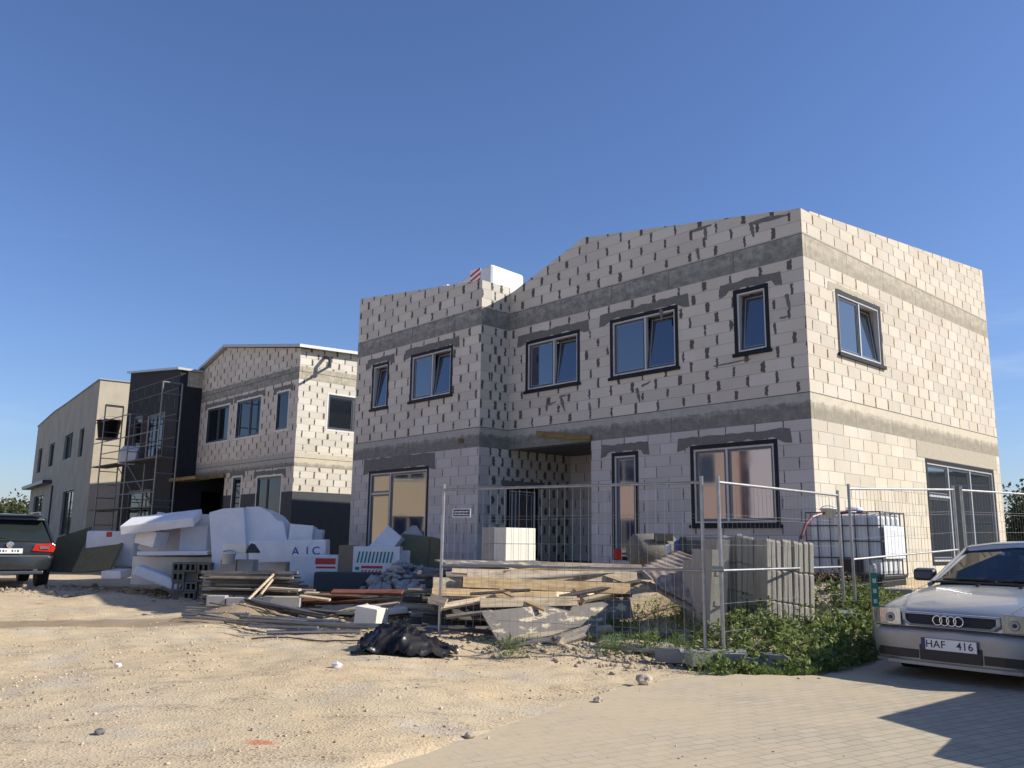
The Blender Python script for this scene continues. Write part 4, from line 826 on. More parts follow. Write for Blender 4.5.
for i in range(30):                                   # boards thrown on the pile at all angles
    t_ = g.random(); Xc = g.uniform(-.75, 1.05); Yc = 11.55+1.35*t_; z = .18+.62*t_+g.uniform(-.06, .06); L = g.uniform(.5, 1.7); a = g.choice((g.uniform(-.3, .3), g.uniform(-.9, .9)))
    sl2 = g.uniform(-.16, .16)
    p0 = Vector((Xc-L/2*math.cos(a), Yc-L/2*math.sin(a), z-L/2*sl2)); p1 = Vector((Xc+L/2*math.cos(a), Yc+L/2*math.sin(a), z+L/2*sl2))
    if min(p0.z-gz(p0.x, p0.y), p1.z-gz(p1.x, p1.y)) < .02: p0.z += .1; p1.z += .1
    m_ = g.choice(('wood_new', 'wood_pale', 'wood_pale', 'wood_grey', 'wood_dark', 'wood_new')) if z > .38 else g.choice(('wood_dark', 'wood_grey'))  # low boards take only dark woods, so the pile's shade is in the colour
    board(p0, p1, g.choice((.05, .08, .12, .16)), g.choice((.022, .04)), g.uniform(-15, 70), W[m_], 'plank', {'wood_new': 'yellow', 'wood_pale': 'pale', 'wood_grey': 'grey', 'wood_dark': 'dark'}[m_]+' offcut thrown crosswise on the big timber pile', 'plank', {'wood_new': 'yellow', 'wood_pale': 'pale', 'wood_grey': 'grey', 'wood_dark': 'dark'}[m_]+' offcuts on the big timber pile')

# roofing sheets, corrugated
def sheet(q4, amp, waves, mt, name, label, cat, curl=0., nu=36, nv=10, th=.006):
    a, b_, c, d = map(Vector, q4); nn = (b_-a).cross(d-a).normalized(); V = []; Fs = []
    for j in range(nv+1):
        for i in range(nu+1):
            u_, v_ = i/nu, j/nv; p = (a*(1-u_)+b_*u_)*(1-v_)+(d*(1-u_)+c*u_)*v_
            p = p+nn*(amp*math.sin(u_*waves*6.283)+curl*math.sin(v_*3.1416)*(.6+.4*math.sin(u_*5))); V.append(p)
    k = len(V); V += [p-nn*th for p in V]
    for j in range(nv):
        for i in range(nu):
            q_ = j*(nu+1)+i; Fs.append((q_, q_+1, q_+nu+2, q_+nu+1)); Fs.append((k+q_, k+q_+nu+1, k+q_+nu+2, k+q_+1))
    for i in range(nu): Fs += [(i, k+i, k+i+1, i+1), (nv*(nu+1)+i, nv*(nu+1)+i+1, k+nv*(nu+1)+i+1, k+nv*(nu+1)+i)]
    mb = MB(); mb.add(V, Fs); o = mb.build(name, mt, centre=True, smooth=True); return tag(o, label, cat)
sheet([P(640, 567, 12.6), P(676, 550, 13.2), P(706, 560, 12.0), P(692, 578, 11.6)], .006, 7, M['bitumen'], 'roofing_sheet', 'topmost weathered brown roofing sheet leaning on the concrete slabs', 'roofing sheet', .04)
sheet([P(641, 570, 12.3), P(706, 566, 11.7), P(692, 604, 11.2), P(660, 588, 11.5)], .006, 6, M['bitumen'], 'roofing_sheet', 'middle brown roofing sheet sagging right of the timber pile', 'roofing sheet', -.03)
sheet([P(634, 580, 12.2), P(664, 585, 11.9), P(697, 608, 11.2), P(690, 612, 11.1)], .006, 5, M['bitumen'], 'roofing_sheet', 'lowest brown roofing sheet drooping into the grass', 'roofing sheet', -.03)
sheet([P(592, 650, 10.7), P(646, 655, 10.5), P(640, 663, 10.05), P(563, 668, 10.0)], .018, 1.2, M['wood_grey'], 'warped_sheet', 'warped brown sheet lying on the ground before the timber pile', 'sheet', .05)

# white block stack on pallet
def corner_box(px, py, Y): return P(px, py, Y)
bs0 = P(505.5, 559.5, 13.9)
t = thing('pallet', (bs0.x, bs0.y, bs0.z-.14), -YAW, 'wooden pallet under the white block stack', 'pallet')
mb = MB(); [mb.box(x-.05, x+.05, -.02, .72, 0, .09) for x in (-.58, -.3, -.03)]; mb.build('runner', M['wood_grey'], t); mb = MB(); [mb.box(-.66, .03, y, y+.09, .09, .115) for y in (-.02, .14, .3, .46, .62)]; mb.build('slat', M['wood_grey'], t)
_zg = gz(bs0.x-.1, bs0.y+.3); k_ = 1
while bs0.z-.14-k_*.118 > _zg-.05:
    t2_ = copy_tree(t); t2_.location = (bs0.x+.02*math.sin(k_*2), bs0.y+.015*math.cos(k_*3), bs0.z-.14-k_*.118); t2_['label'] = 'empty pallet stacked under the white block stack'; t2_['group'] = 'empty pallets under the white blocks'; k_ += 1
g = random.Random(4); M4 = Matrix.Translation((bs0.x, bs0.y, bs0.z)) @ Matrix.Rotation(-YAW, 4, 'Z')
for lay in range(2):
    for i in range(4):
        for j in range(2):
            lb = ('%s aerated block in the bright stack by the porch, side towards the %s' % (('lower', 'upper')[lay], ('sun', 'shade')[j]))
            o = MB().box(-.148, .148, -.0815, .0815, 0, .262).build('aerated_block', M['aac_white' if j == 0 else 'aac_grey'], bevel=.006)  # white blocks of the shaded row are greyed to paint their shade
            o.matrix_world = M4 @ Matrix.Translation((-.15-j*.302+g.uniform(-.003, .003), .085+i*.1665, -.02+lay*.265)); tag(o, lb, 'block', ('lower' if lay == 0 else 'upper')+' blocks of the bright stack, '+('sunny row' if j == 0 else 'shaded row'))

# upright concrete slabs
g = random.Random(8); o0 = P(728, 600, 11.1); base = Vector((o0.x, o0.y, 0))
dl = Vector((.74, -.10, 0)).normalized(); dn = Vector((-.45, .89, 0)).normalized()
k = 0; x = 0.
A = P(716, 620, 11.0); 
for i in range(15):
    th = .075; off = .0 if i > 5 else (.16 if i < 3 else .08)
    px = 722+i*5.3; top = g.uniform(-.02, .03); Yc = 11.35-.02*i+off if i < 6 else 11.08+(i-6)*.031
    b0 = P(px, 600, Yc); zg = gz(b0.x, b0.y)
    tx = .0
    o = MB()
    M4 = Matrix.Translation((b0.x, b0.y, zg-.03)) @ Matrix.Rotation(R(24 if i > 5 else -12), 4, 'Z') @ Matrix.Rotation(R(2+g.uniform(-.8, .8)), 4, 'Y')
    H_ = 1.44-zg+top-.01*i*.6
    pf = [(-.5, 0), (.5, 0), (.5, H_*.32), (.46, H_*.33), (.5, H_*.345), (.5, H_*.66), (.46, H_*.67), (.5, H_*.685), (.5, H_-.03), (.47, H_), (-.5, H_)]
    o.prism(pf, -th/2+.004, th/2-.004, lambda a, b_, c, M4=M4: tuple(M4 @ Vector((c, -a*.55, b_))))
    o = o.build('concrete_slab', M['slab'], centre=True, bevel=.008); tag(o, 'concrete slab standing on edge in the row behind the second fence panel', 'slab', 'concrete slabs standing on edge')
for i, (px, Yc, rz, H_, lb) in enumerate(((704, 11.0, 8, 1.25, 'darker hollow slab at the left end, right behind the joined posts'), (713, 11.35, 0, 1.38, 'second slab from the left end of the upright slab row'), (697, 11.3, 14, 1.1, 'leftmost leaning slab, touching the roofing sheets'))):
    b0 = P(px, 600, Yc); zg = gz(b0.x, b0.y); M4 = Matrix.Translation((b0.x, b0.y, zg-.03)) @ Matrix.Rotation(R(rz), 4, 'Z') @ Matrix.Rotation(R(4), 4, 'Y')
    o = MB(); o.box(-.08, .08, -.35, .35, 0, H_-zg, lambda a, b_, c, M4=M4: tuple(M4 @ Vector((a, b_, c))))
    for zz_ in (.35, .7): o.box(-.025, .025, -.356, -.35, zz_*(H_-zg), zz_*(H_-zg)+.06, lambda a, b_, c, M4=M4: tuple(M4 @ Vector((a, b_, c))))
    o = o.build('concrete_slab', M['slab'], centre=True, bevel=.01); tag(o, lb, 'slab', 'concrete slabs standing on edge')

# water tanks in cages
def ibc(loc, rz, label):
    t = thing('water_tank', loc, rz, label, 'water tank', 'caged water tanks at the corner of the house')
    L, D_, H_ = 1.2, 1.0, 1.0
    MB().box(-L/2+.04, L/2-.04, -D_/2+.04, D_/2-.04, .16, 1.1).build('bottle', M['tank'], t, bevel=.07)
    mb = MB().lathe([(.13, 1.1), (.13, 1.21), (.11, 1.225)], 18); mb.build('cap', M['white'], t)
    mb = MB().lathe([(.13, 1.15), (.137, 1.165), (.13, 1.18)], 18); mb.build('cap_ring', M['blueprint'], t)
    mb = MB()
    for x in np.linspace(-L/2, L/2, 7):
        for y in (-D_/2, D_/2): mb.tube((x, y, .15), (x, y, 1.13), .011, 6)
        mb.tube((x, -D_/2, 1.13), (x, D_/2, 1.13), .008, 6) if abs(x) > .5 else None
    for y in np.linspace(-D_/2, D_/2, 6):
        for x in (-L/2, L/2): mb.tube((x, y, .15), (x, y, 1.13), .011, 6)
    for z in (.16, .42, .68, .92, 1.13):
        for y in (-D_/2, D_/2): mb.tube((-L/2, y, z), (L/2, y, z), .011, 6)
        for x in (-L/2, L/2): mb.tube((x, -D_/2, z), (x, D_/2, z), .011, 6)
    mb.build('cage', M['cage'], t)
    mb = MB()
    for x in (-.5, 0, .5): mb.box(x-.07, x+.07, -D_/2, D_/2, 0, .12)
    mb.box(-L/2, L/2, -D_/2, D_/2, .12, .148); mb.build('pallet_foot', M['black'], t)
    return t
zi = .92-.24
c2 = P(857, 560, 13.95)
t2 = ibc((c2.x, c2.y, zi+.0), -YAW+R(4), 'caged white water tank at the sunny corner of the nearest house')
MB().box(-.1, .3, -.517, -.512, .2, .4).build('info_plate', M['black'], t2)
tub(P(829, 518, 13.35), .12, .13, M['white'], 'white_canister', 'white round canister with a handle on the left front corner of the water tank', 'canister')
MB().box(.612, .616, -.42, .42, .42, .92).build('info_sheet', M['foam_blue'], t2)
mb = MB(); hp = [P(868, 513, 13.5), P(850, 512, 13.4), P(835, 513, 13.4), P(824, 513, 13.3), P(812, 517, 13.1), P(806, 524, 12.9), P(801, 538, 12.6)]
mb.path(hp, .022, 8); o = mb.build('red_hose', M['hose_red'], centre=True); tag(o, 'dark red hose running over the tank tops and down', 'hose')
# concrete plinth strip under the tanks
o = MB(); a_ = P(806, 600, 13.1); b_ = P(905, 588, 13.1); o.obox(((a_.x+b_.x)/2+.1, 13.75, .5), ((b_.x-a_.x)/2*1.05, -.12, 0), (.05, .62, 0), (0, 0, .17)); o = o.build('concrete_plinth', M['mortar_light'], centre=True, bevel=.02); tag(o, 'low pale concrete plinth under the water tanks', 'plinth')

# marker post
mp = thing('marker_post', (P(876, 620, 10.6).x, 10.6, 0), R(-15), 'short round-topped marker post with green stripe beside the silver car', 'post')
zt = P(876, 566, 10.6).z
MB().tube((0, 0, 0), (0, 0, zt-.03), .045, 14).lathe([(.045, zt-.03), (.04, zt+.01), (.02, zt+.03)], 14).build('pole', M['galv'], mp, smooth=False)
MB().box(-.04, .04, -.056, -.044, zt-.62, zt-.08).build('green_plate', M['green'], mp)
mb = MB(); [mb.box(-.02, .02, -.06, -.0565, zt-z, zt-z+.05) for z in (.2, .32, .44)]; mb.build('white_marks', M['white'], mp)

# shaded bits against the facade: mixer drum, blue bag, red can
dm = thing('steel_drum', P(653, 560, 13.9)-Vector((0, 0, 0)), R(20), 'grey rounded drum lying against the house wall under the window', 'drum')
M4 = Matrix.Rotation(R(90), 4, 'Y')
MB().lathe([(.2, -.38), (.27, -.32), (.28, .0), (.27, .32), (.2, .38)], 20, lambda a, b_, c: tuple(M4 @ Vector((a, b_, c))+Vector((0, 0, .14)))).build('shell', M['cinder'], dm, smooth=True)
MB().box(-.12, .2, -.3, -.26, .3, .42).build('hatch', M['black'], dm)
def rounded(px, py, Y, sx, sy, sz, mt, name, label, cat, rz=0., dz=0.):
    p = P(px, py, Y); zb = p.z+dz; M4 = Matrix.Translation((p.x, p.y, zb)) @ Matrix.Rotation(R(rz), 4, 'Z')
    o = MB(); o.box(-sx/2, sx/2, -sy/2, sy/2, 0, sz, lambda a, b_, c: tuple(M4 @ Vector((a, b_, c)))); o = o.build(name, mt, centre=True, bevel=min(sx, sy, sz)*.22); return tag(o, label, cat)
rounded(682, 560, 13.4, .22, .2, .3, M['blueprint'], 'plastic_bag', 'blue plastic sack by the wall behind the fence', 'sack')
rounded(668, 560, 13.5, .1, .1, .24, M['white'], 'plastic_bottle', 'small white bottle next to the blue sack', 'bottle')
rounded(618, 560, 14.6, .12, .12, .2, M['red'], 'canister', 'red canister in front of the narrow glass door', 'canister')
rounded(700, 556, 13.2, .6, .35, .3, M['darkfoam'], 'grey_sack', 'dark grey full sack left of the concrete slabs', 'sack')

# ------------------------------------------------------------------ foam heap and other goods on the left
def slabbox(px, py, Y, L, D_, H_, rz, tx, ty, mt, name, label, cat, group=None, bev=.015, z=None):
    """box whose bottom centre is seen at (px, py)"""
    p = P(px, py, Y); M4 = Matrix.Translation((p.x, p.y, p.z if z is None else z)) @ Matrix.Rotation(R(rz), 4, 'Z') @ Matrix.Rotation(R(tx), 4, 'X') @ Matrix.Rotation(R(ty), 4, 'Y')
    o = MB(); o.box(-L/2, L/2, -D_/2, D_/2, 0, H_); o = o.build(name, mt, bevel=bev); o.matrix_world = M4; return tag(o, label, cat, group)
G1 = 'foam insulation blocks heaped between the houses'
slabbox(172, 553, 20.4, .55, .6, .78, 6, 0, 0, M['foam_warm'], 'foam_block', 'upright pale foam block, left of the pair under the tilted slab', 'foam block', G1)
slabbox(196, 553, 20.2, .62, .6, .62, 4, 0, 0, M['foam_blue'], 'foam_block', 'upright foam block with a flat one on top, right of the pair', 'foam block', G1)
slabbox(198, 531.5, 20.3, .66, .6, .17, 2, 0, 0, M['foam_warm'], 'foam_block', 'flat foam block between two others, under the top one', 'foam block', G1)
slabbox(197, 525.5, 20.4, .72, .62, .26, 8, 0, 0, M['foam_warm'], 'foam_block', 'top foam block of the right pair', 'foam block', G1)
slabbox(163, 526, 19.6, 1.55, 1.0, .2, 10, 13, -8, M['foam'], 'foam_slab', 'large tilted white foam slab on top of the heap', 'foam slab', G1)
slabbox(150, 553, 20.6, .5, .6, .95, 10, 0, 24, M['foam_warm'], 'foam_block', 'leaning foam block under the tilted slab', 'foam block', G1)
slabbox(178, 555, 19.5, 1.5, .9, .09, 6, 0, -1, M['foam_blue'], 'foam_slab', 'thin blueish foam sheet lying flat in the heap', 'foam slab', G1)
slabbox(180, 584, 19.9, 1.9, .9, .62, 5, 0, 0, M['foam_warm'], 'foam_block', 'bottom foam block carrying the heap', 'foam block', G1)
slabbox(158, 583, 18.9, 1.05, .5, .22, 8, 0, 20, M['foam_blue'], 'foam_slab', 'foam slab sliding down to the ground at the front of the heap', 'foam slab', G1, .04)
slabbox(114, 566, 21.2, 1.15, .8, .84, 4, 0, 0, M['foam_blue'], 'foam_block', 'long wrapped foam package behind the olive boards', 'foam block', G1, .05)
slabbox(142, 532, 22, .55, .5, .2, 20, 0, 15, M['foam'], 'foam_block', 'sunlit foam offcut peeping from behind the heap', 'foam block', G1, .05)
o = slabbox(109, 537, 20.4, .13, .04, .12, 4, 0, 0, M['red'], 'red_label', 'dark red label on the long wrapped foam package', 'label')
# big wrapped mound
def mound(pts, Y, depth, mt, name, label, cat, bev=.09, tiltback=.12):
    P0 = [P(x, y, Y) for x, y in pts]; mb = MB(); cz = min(p.z for p in P0)
    fr = [Vector((p.x, p.y+(p.z-cz)*tiltback, p.z)) for p in P0]; bk = [Vector((p.x*.995, p.y+depth, p.z-.06)) for p in P0]; n_ = len(P0)
    mb.add(fr+bk, [tuple(range(n_)), tuple(range(2*n_-1, n_-1, -1))]+[(i, n_+i, n_+(i+1) % n_, (i+1) % n_) for i in range(n_)])
    o = mb.build(name, mt, centre=True, bevel=bev); return tag(o, label, cat)
mound([(206, 512), (221, 508), (241, 507), (246, 560), (243, 585), (213, 585)], 19.0, 1.2, M['foam_blue'], 'wrapped_foam_bale', 'left of the two big foam board bales, with a rounded top corner', 'foam bale', .02)
mound([(242.5, 506.5), (256, 506), (268, 512), (275, 520), (281, 521), (289, 552), (282, 585), (245, 585), (247, 560)], 19.12, 1.3, M['foam_blue'], 'wrapped_foam_bale', 'right of the two big foam board bales, with a stepped top', 'foam bale', .015)
slabbox(301, 549, 19.5, .52, .6, .52, 4, -4, 4, M['foam'], 'foam_block', 'white foam block standing right of the big wrapped bale', 'foam block', G1)
slabbox(311, 549, 19.9, .46, .6, .46, 8, 0, 6, M['foam_blue'], 'foam_block', 'second foam block half hidden behind the one by the bale', 'foam block', G1)
t = slabbox(290, 562, 18.6, 1.6, .7, .46, 5, 0, -2, M['foam'], 'foam_package', 'white foam package with blue printed letters', 'foam package', None, .03)
text_mesh('A  I C', .24, lambda a, b_, c: (a+.38, -.353-c, b_+.22), M['blueprint'], t, 'blue_print')
g = random.Random(77)
for i in range(12):
    px = g.uniform(118, 300); slabbox(px, g.uniform(560, 582), g.uniform(19.6, 21.2), g.uniform(.2, .6), g.uniform(.2, .5), g.uniform(.06, .22), g.uniform(-30, 30), g.uniform(-15, 15), g.uniform(-20, 20), M[g.choice(('foam', 'foam_blue', 'foam_warm'))], 'foam_offcut', 'broken foam offcut lying in the foam heap', 'foam offcut', 'broken foam offcuts in the heap')
slabbox(232, 517, 19.6, .9, .5, .05, 3, 6, 2, M['foam'], 'foam_sheet', 'thin white sheet lying on top of the big bale', 'foam sheet')
slabbox(150, 545, 19.6, .5, .5, .35, -12, 0, 12, M['foam'], 'foam_block', 'tilted foam block at the left front of the heap', 'foam block', G1)
slabbox(272, 560, 18.9, .7, .5, .3, 12, 0, -8, M['foam_blue'], 'foam_block', 'foam block at the foot of the big bale, right side', 'foam block', G1)
t = slabbox(315, 586, 17.6, .95, .7, .62, 6, 0, 0, M['foam'], 'foam_package', 'white foam package with a red printed block, left of the kraft box', 'foam package', None, .02)
mb = MB(); mb.box(.02, .42, -.355, -.351, .44, .56); mb.box(.04, .42, -.355, -.351, .36, .40); mb.box(.04, .12, -.355, -.351, .2, .3); mb.box(.04, .12, -.355, -.351, .06, .14); mb.build('red_print', M['redtext'], t)
# green striped board pack
t = thing('insulation_pack', P(366, 573, 17.3), R(2), 'insulation pack with teal slanted stripes and kraft paper end', 'insulation pack')
MB().box(-.5, .66, 0, .6, 0, .52).build('wrapping', M['foam'], t, bevel=.015)
MB().box(-.56, -.27, -.006, .5, -.02, .54).build('kraft_end', M['kraft'], t, bevel=.01)
mb = MB()
for i in range(10): mb.prism([(-.2+i*.073, .20), (-.165+i*.073, .20), (-.125+i*.073, .42), (-.16+i*.073, .42)], .001, .005, FR(0.))
mb.box(-.22, -.14, .06, .12, .001, .005, FR(0.)); mb.build('stripes', M['teal'], t)
mb = MB(); mb.box(-.1, .32, .09, .14, .001, .005, FR(0.)); [mb.prism([(-.1+i*.07, .02), (-.07+i*.07, .02), (-.05+i*.07, .06), (-.08+i*.07, .06)], .001, .005, FR(0.)) for i in range(6)]; mb.build('red_marks', M['redtext'], t)
slabbox(356, 590, 17.1, 1.55, .6, .34, 0, 0, 0, M['darkfoam'], 'graphite_block', 'dark graphite foam block under the striped pack', 'foam block')
slabbox(402, 575, 18.0, .3, .5, .5, 8, 0, 0, M['foam_warm'], 'foam_block', 'foam offcut right of the striped pack', 'foam block', G1)
mound([(367, 548), (388, 525), (402, 537), (391, 551), (376, 552)], 17.9, .5, M['foam_blue'], 'foam_board', 'square foam panel standing on its corner by the big window', 'foam panel', .015, 0.)
# olive boards
def quadboard(pts, th, mt, name, label, cat, group=None):
    v = [P(*p) for p in pts]; nn = (v[1]-v[0]).cross(v[3]-v[0]).normalized()*th/2
    mb = MB(); mb.add([a+nn for a in v]+[a-nn for a in v], [(0, 1, 2, 3), (4, 5, 6, 7), (0, 1, 5, 4), (1, 2, 6, 5), (2, 3, 7, 6), (3, 0, 4, 7)])
    return tag(mb.build(name, mt, centre=True), label, cat, group)
quadboard([(46, 571, 21.0), (74, 572, 20.6), (92, 527, 21.6), (58, 538, 21.8)], .04, M['osb_dark'], 'olive_board', 'left of the two big olive boards leaning beside the dark car', 'board', 'olive boards')
quadboard([(72, 573, 20.3), (110, 570, 20.0), (124, 541, 20.9), (88, 538, 21.0)], .04, M['osb'], 'olive_board', 'right one of the two olive boards beside the dark car', 'board', 'olive boards')
quadboard([(400, 571, 18.0), (428, 571, 17.7), (430, 537, 18.3), (402, 534, 18.5)], .04, M['osb'], 'olive_board', 'olive board leaning on the house between foam and fence', 'board', 'olive boards')
quadboard([(428, 571, 17.6), (440, 570, 17.4), (440, 539, 18.0), (431, 537, 18.2)], .04, M['osb_dark'], 'olive_board', 'narrow olive board behind the left fence post', 'board', 'olive boards')
quadboard([(400, 536, 18.8), (424, 537, 18.6), (417, 526, 18.9), (412, 526, 18.9)], .03, M['aac_grey'], 'grey_offcut', 'pointed grey board offcut above the olive board', 'board')

# hollow block pile and brick stack
def blockpile(px, py, Y, nx_, nz_, sx, sy, sz, mt, label, group, rz=4, hollow=False, jit=.02, seed=1, miss=()):
    g = random.Random(seed); p = P(px, py, Y); z0 = gz(p.x, p.y); M4 = Matrix.Translation((p.x, p.y, z0)) @ Matrix.Rotation(R(rz), 4, 'Z')
    mb = MB()
    if hollow:
        mb.box(-sx/2, sx/2, -sy/2, -sy/2+.04, 0, sz); mb.box(-sx/2, sx/2, sy/2-.04, sy/2, 0, sz)
        for x in (-sx/2, -.02, sx/2-.04): mb.box(x, x+.04, -sy/2+.04, sy/2-.04, 0, sz)
    else: mb.box(-sx/2, sx/2, -sy/2, sy/2, 0, sz)
    src = mb.build('hollow_block' if hollow else 'grey_block', mt, bevel=.006); first = True
    for k in range(nz_):
        for i in range(nx_):
            for j in range(2):
                if (i, k) in miss: continue
                o = src if first else src.copy()
                if not first: scn.collection.objects.link(o)
                first = False
                Mr = Matrix.Rotation(R(90), 4, 'X') if hollow and g.random() < .7 else Matrix.Identity(4)
                o.matrix_world = M4 @ Matrix.Translation(((i-nx_/2+.5)*(sx+.012)+g.uniform(-jit, jit), j*(sy+.015)+g.uniform(-jit, jit), k*(sz+.003)+(sz/2 if Mr[1][1] < .5 else 0))) @ Matrix.Rotation(R(g.uniform(-3, 3)), 4, 'Z') @ Mr
                tag(o, label, 'block', group)
blockpile(192, 588, 18.9, 3, 4, .26, .2, .2, M['cinder'], 'brown hollow block in the rough pile at the front of the foam heap', 'brown hollow blocks in a rough pile', hollow=True, jit=.03, seed=2)
blockpile(236, 590, 16.6, 4, 4, .29, .24, .21, M['aac_grey'], 'pale grey block in the stack behind the left timber', 'pale grey blocks stacked behind the left timber', seed=3, jit=.015, miss=((0, 3), (3, 3)))
tub(P(228, 564, 16.2), .13, .19, M['foam_blue'], 'bucket', 'white and blue bucket on the grey blocks', 'bucket')
slabbox(236, 553, 16.4, .42, .3, .17, 5, 0, 0, M['aac_white'], 'aerated_block', 'sunlit white block on top of the grey block stack', 'block')
quadboard([(246, 552, 16.3), (260, 552, 16.3), (255, 545, 16.6), (251, 544, 16.6)], .04, M['wood_dark'], 'dark_offcut', 'dark pointed board offcut behind the bucket', 'board')

# left timber stack, poles, laths
g = random.Random(21); LG = 'laths of the low timber stack on the left'
for k in range(9):
    for j in range(4):
        y0 = 604-k*4.0; Yc = 14.7+j*.22
        x0 = 206+g.uniform(-6, 10)-(4 if k < 3 else 0); x1 = 298+g.uniform(-14, 14)+(8-k)*1.5
        a, b_ = P(x0, y0, Yc), P(x1, y0+g.uniform(-1, 1), Yc+g.uniform(-.1, .15))
        z = gz(a.x, a.y)+.10+k*.068; a.z = z+g.uniform(-.01, .01); b_.z = z+g.uniform(-.015, .015)
        board(a, b_, g.choice((.06, .1, .14)), g.choice((.025, .045)), g.uniform(-6, 12), W[g.choice(('wood_grey', 'wood_grey', 'wood_pale', 'wood_dark'))], 'lath', 'weathered lath in the low timber stack left of the red boards', 'lath', LG)
for i, (x0, x1, y) in enumerate(((208, 226, 604), (228, 262, 606), (264, 300, 605))):
    slabbox((x0+x1)/2, y+2, 14.4, (x1-x0)/847*14.4, .2, .17, 2, 0, 0, M['aac_grey'], 'grey_block', ('leftmost', 'middle', 'rightmost')[i]+' grey block in the row under the low timber stack', 'block', 'grey blocks under the low timber stack', .01)
for i, (a_, b_) in enumerate((((244, 604, 14.1), (275, 573, 14.7)), ((254, 603, 14.2), (277, 574, 14.8)))):
    o = MB().tube(P(*a_), P(*b_), .022, 8).build('pole', M['wood_pale'], centre=True); tag(o, ('left', 'right')[i]+' of the two thin poles leaning on the low timber stack', 'pole')
for i in range(34):                                  # rods and pipes along the ground
    x0 = g.uniform(180, 300); y0 = g.uniform(604, 622)+(x0-200)*.08; L = g.uniform(.8, 2.4)
    a = P(x0, y0, 14.0); Yc = 1.25*847/(y0-536); a = P(x0, y0, Yc); an = g.uniform(-.5, -.12)
    b_ = Vector((a.x+L*math.cos(an), a.y+L*math.sin(an), 0)); a.z = gz(a.x, a.y)+g.uniform(.03, .12); b_.z = gz(b_.x, b_.y)+g.uniform(.02, .1)
    r = g.choice((.012, .02, .028)); mb = MB(); mb.tube(a, b_, r, 7)
    o = mb.build('steel_rod', W[g.choice(('scaf', 'wood_dark', 'galv', 'wood_grey', 'scaf'))], centre=True); tag(o, 'thin rod in the tangle along the ground before the timber stack', 'rod', 'rods tangled along the ground')
for i in range(12):
    a = P(g.uniform(290, 335), g.uniform(592, 604), 15.0-.12*i*.5); L = g.uniform(1.0, 1.9); an = g.uniform(-.3, .05); b_ = a+Vector((L*math.cos(an), L*math.sin(an), g.uniform(-.06, .04)))
    zb = gz(a.x, a.y)+.12+.02*i; a.z = zb+g.uniform(-.03, .05); b_.z = gz(b_.x, b_.y)+.1+.02*i
    red = i % 3 != 0
    board(a, b_, g.choice((.1, .14)), .03, g.uniform(-5, 30), W['wood_red' if red else 'wood_pale'], 'plank', ('dark red painted plank' if red else 'pale plank among the red ones')+' right of the low timber stack', 'plank', 'red boards' if red else 'pale boards among the red ones')
for i, (x0, y0, x1, y1, Y0, wd, tl, mt, lb) in enumerate(((318, 622, 366, 606, 13.4, .22, 12, 'wood_pale', 'broad pale plank pointing at the chunk of white block'), (300, 617, 352, 612, 13.6, .14, 8, 'wood_grey', 'grey plank under the broad pale one'), (405, 598, 440, 606, 13.2, .1, 20, 'wood_pale', 'pale plank left of the fence post, upper'),
        (380, 612, 440, 618, 12.8, .16, 10, 'wood_grey', 'grey plank between the tarp and the fence post'), (395, 606, 436, 610, 12.9, .14, 16, 'wood_pale', 'pale plank left of the fence post, lower'), (360, 600, 420, 596, 14.2, .3, 4, 'wood_dark', 'dark wide board behind the block chunk'),
        (300, 596, 330, 600, 14.0, .06, 20, 'wood_pale', 'short pale lath at the end of the low stack'), (270, 588, 300, 590, 14.3, .1, 5, 'wood_pale', 'pale lath sticking out of the low stack'), (345, 610, 400, 603, 13.3, .12, 10, 'wood_pale', 'sunlit plank lying behind the block chunk'), (310, 610, 372, 616, 13.2, .1, 10, 'wood_dark', 'dark plank beneath the broad pale one'))):
    bp(x0, y0, Y0, x1, y1, Y0-.15, wd, tl, mt, lb, group='loose planks between the piles')
slabbox(370, 627, 12.0, .36, .3, .27, -25, 0, 6, M['aac_white'], 'aerated_block', 'broken white block chunk beside the black tarp', 'block')
slabbox(390, 614, 12.6, .5, .25, .08, 15, 0, -4, M['foam_warm'], 'foam_offcut', 'pale foam offcut behind the broken white chunk', 'foam block')

# black tarp: crumpled sheet
g2_ = np.random.default_rng(9); n1, n2 = 70, 40; c0 = P(407, 646, 10.0); V = []; Fs = []
for j in range(n2+1):
    for i in range(n1+1):
        u_, v_ = i/n1*2-1, j/n2*2-1; rr = math.sqrt(u_*u_+v_*v_)
        x = c0.x+.52*u_*(1+.12*math.sin(v_*5+1)); y = 10.0+.45*v_*(1+.1*math.sin(u_*6)); e = max(0, 1-rr**3)
        h = .20*e**.5*(.75+.35*math.sin(u_*2.6+2.4))+.055*(1-abs(math.sin(u_*5+v_*4+1.5*math.sin(v_*4))))**2+.04*(1-abs(math.sin(u_*9-v_*8+2*math.sin(u_*4))))**2+.003*g2_.normal()
        V.append((x, y, gz(x, y)+.015+max(0, h)))
for j in range(n2):
    for i in range(n1): q_ = j*(n1+1)+i; Fs.append((q_, q_+1, q_+n1+2, q_+n1+1))
mb = MB(); mb.add(V, Fs); o = mb.build('black_tarp', M['plastic_black'], centre=True, smooth=True, fixn=False); tag(o, 'crumpled black plastic tarp heaped left of the fence', 'tarp')

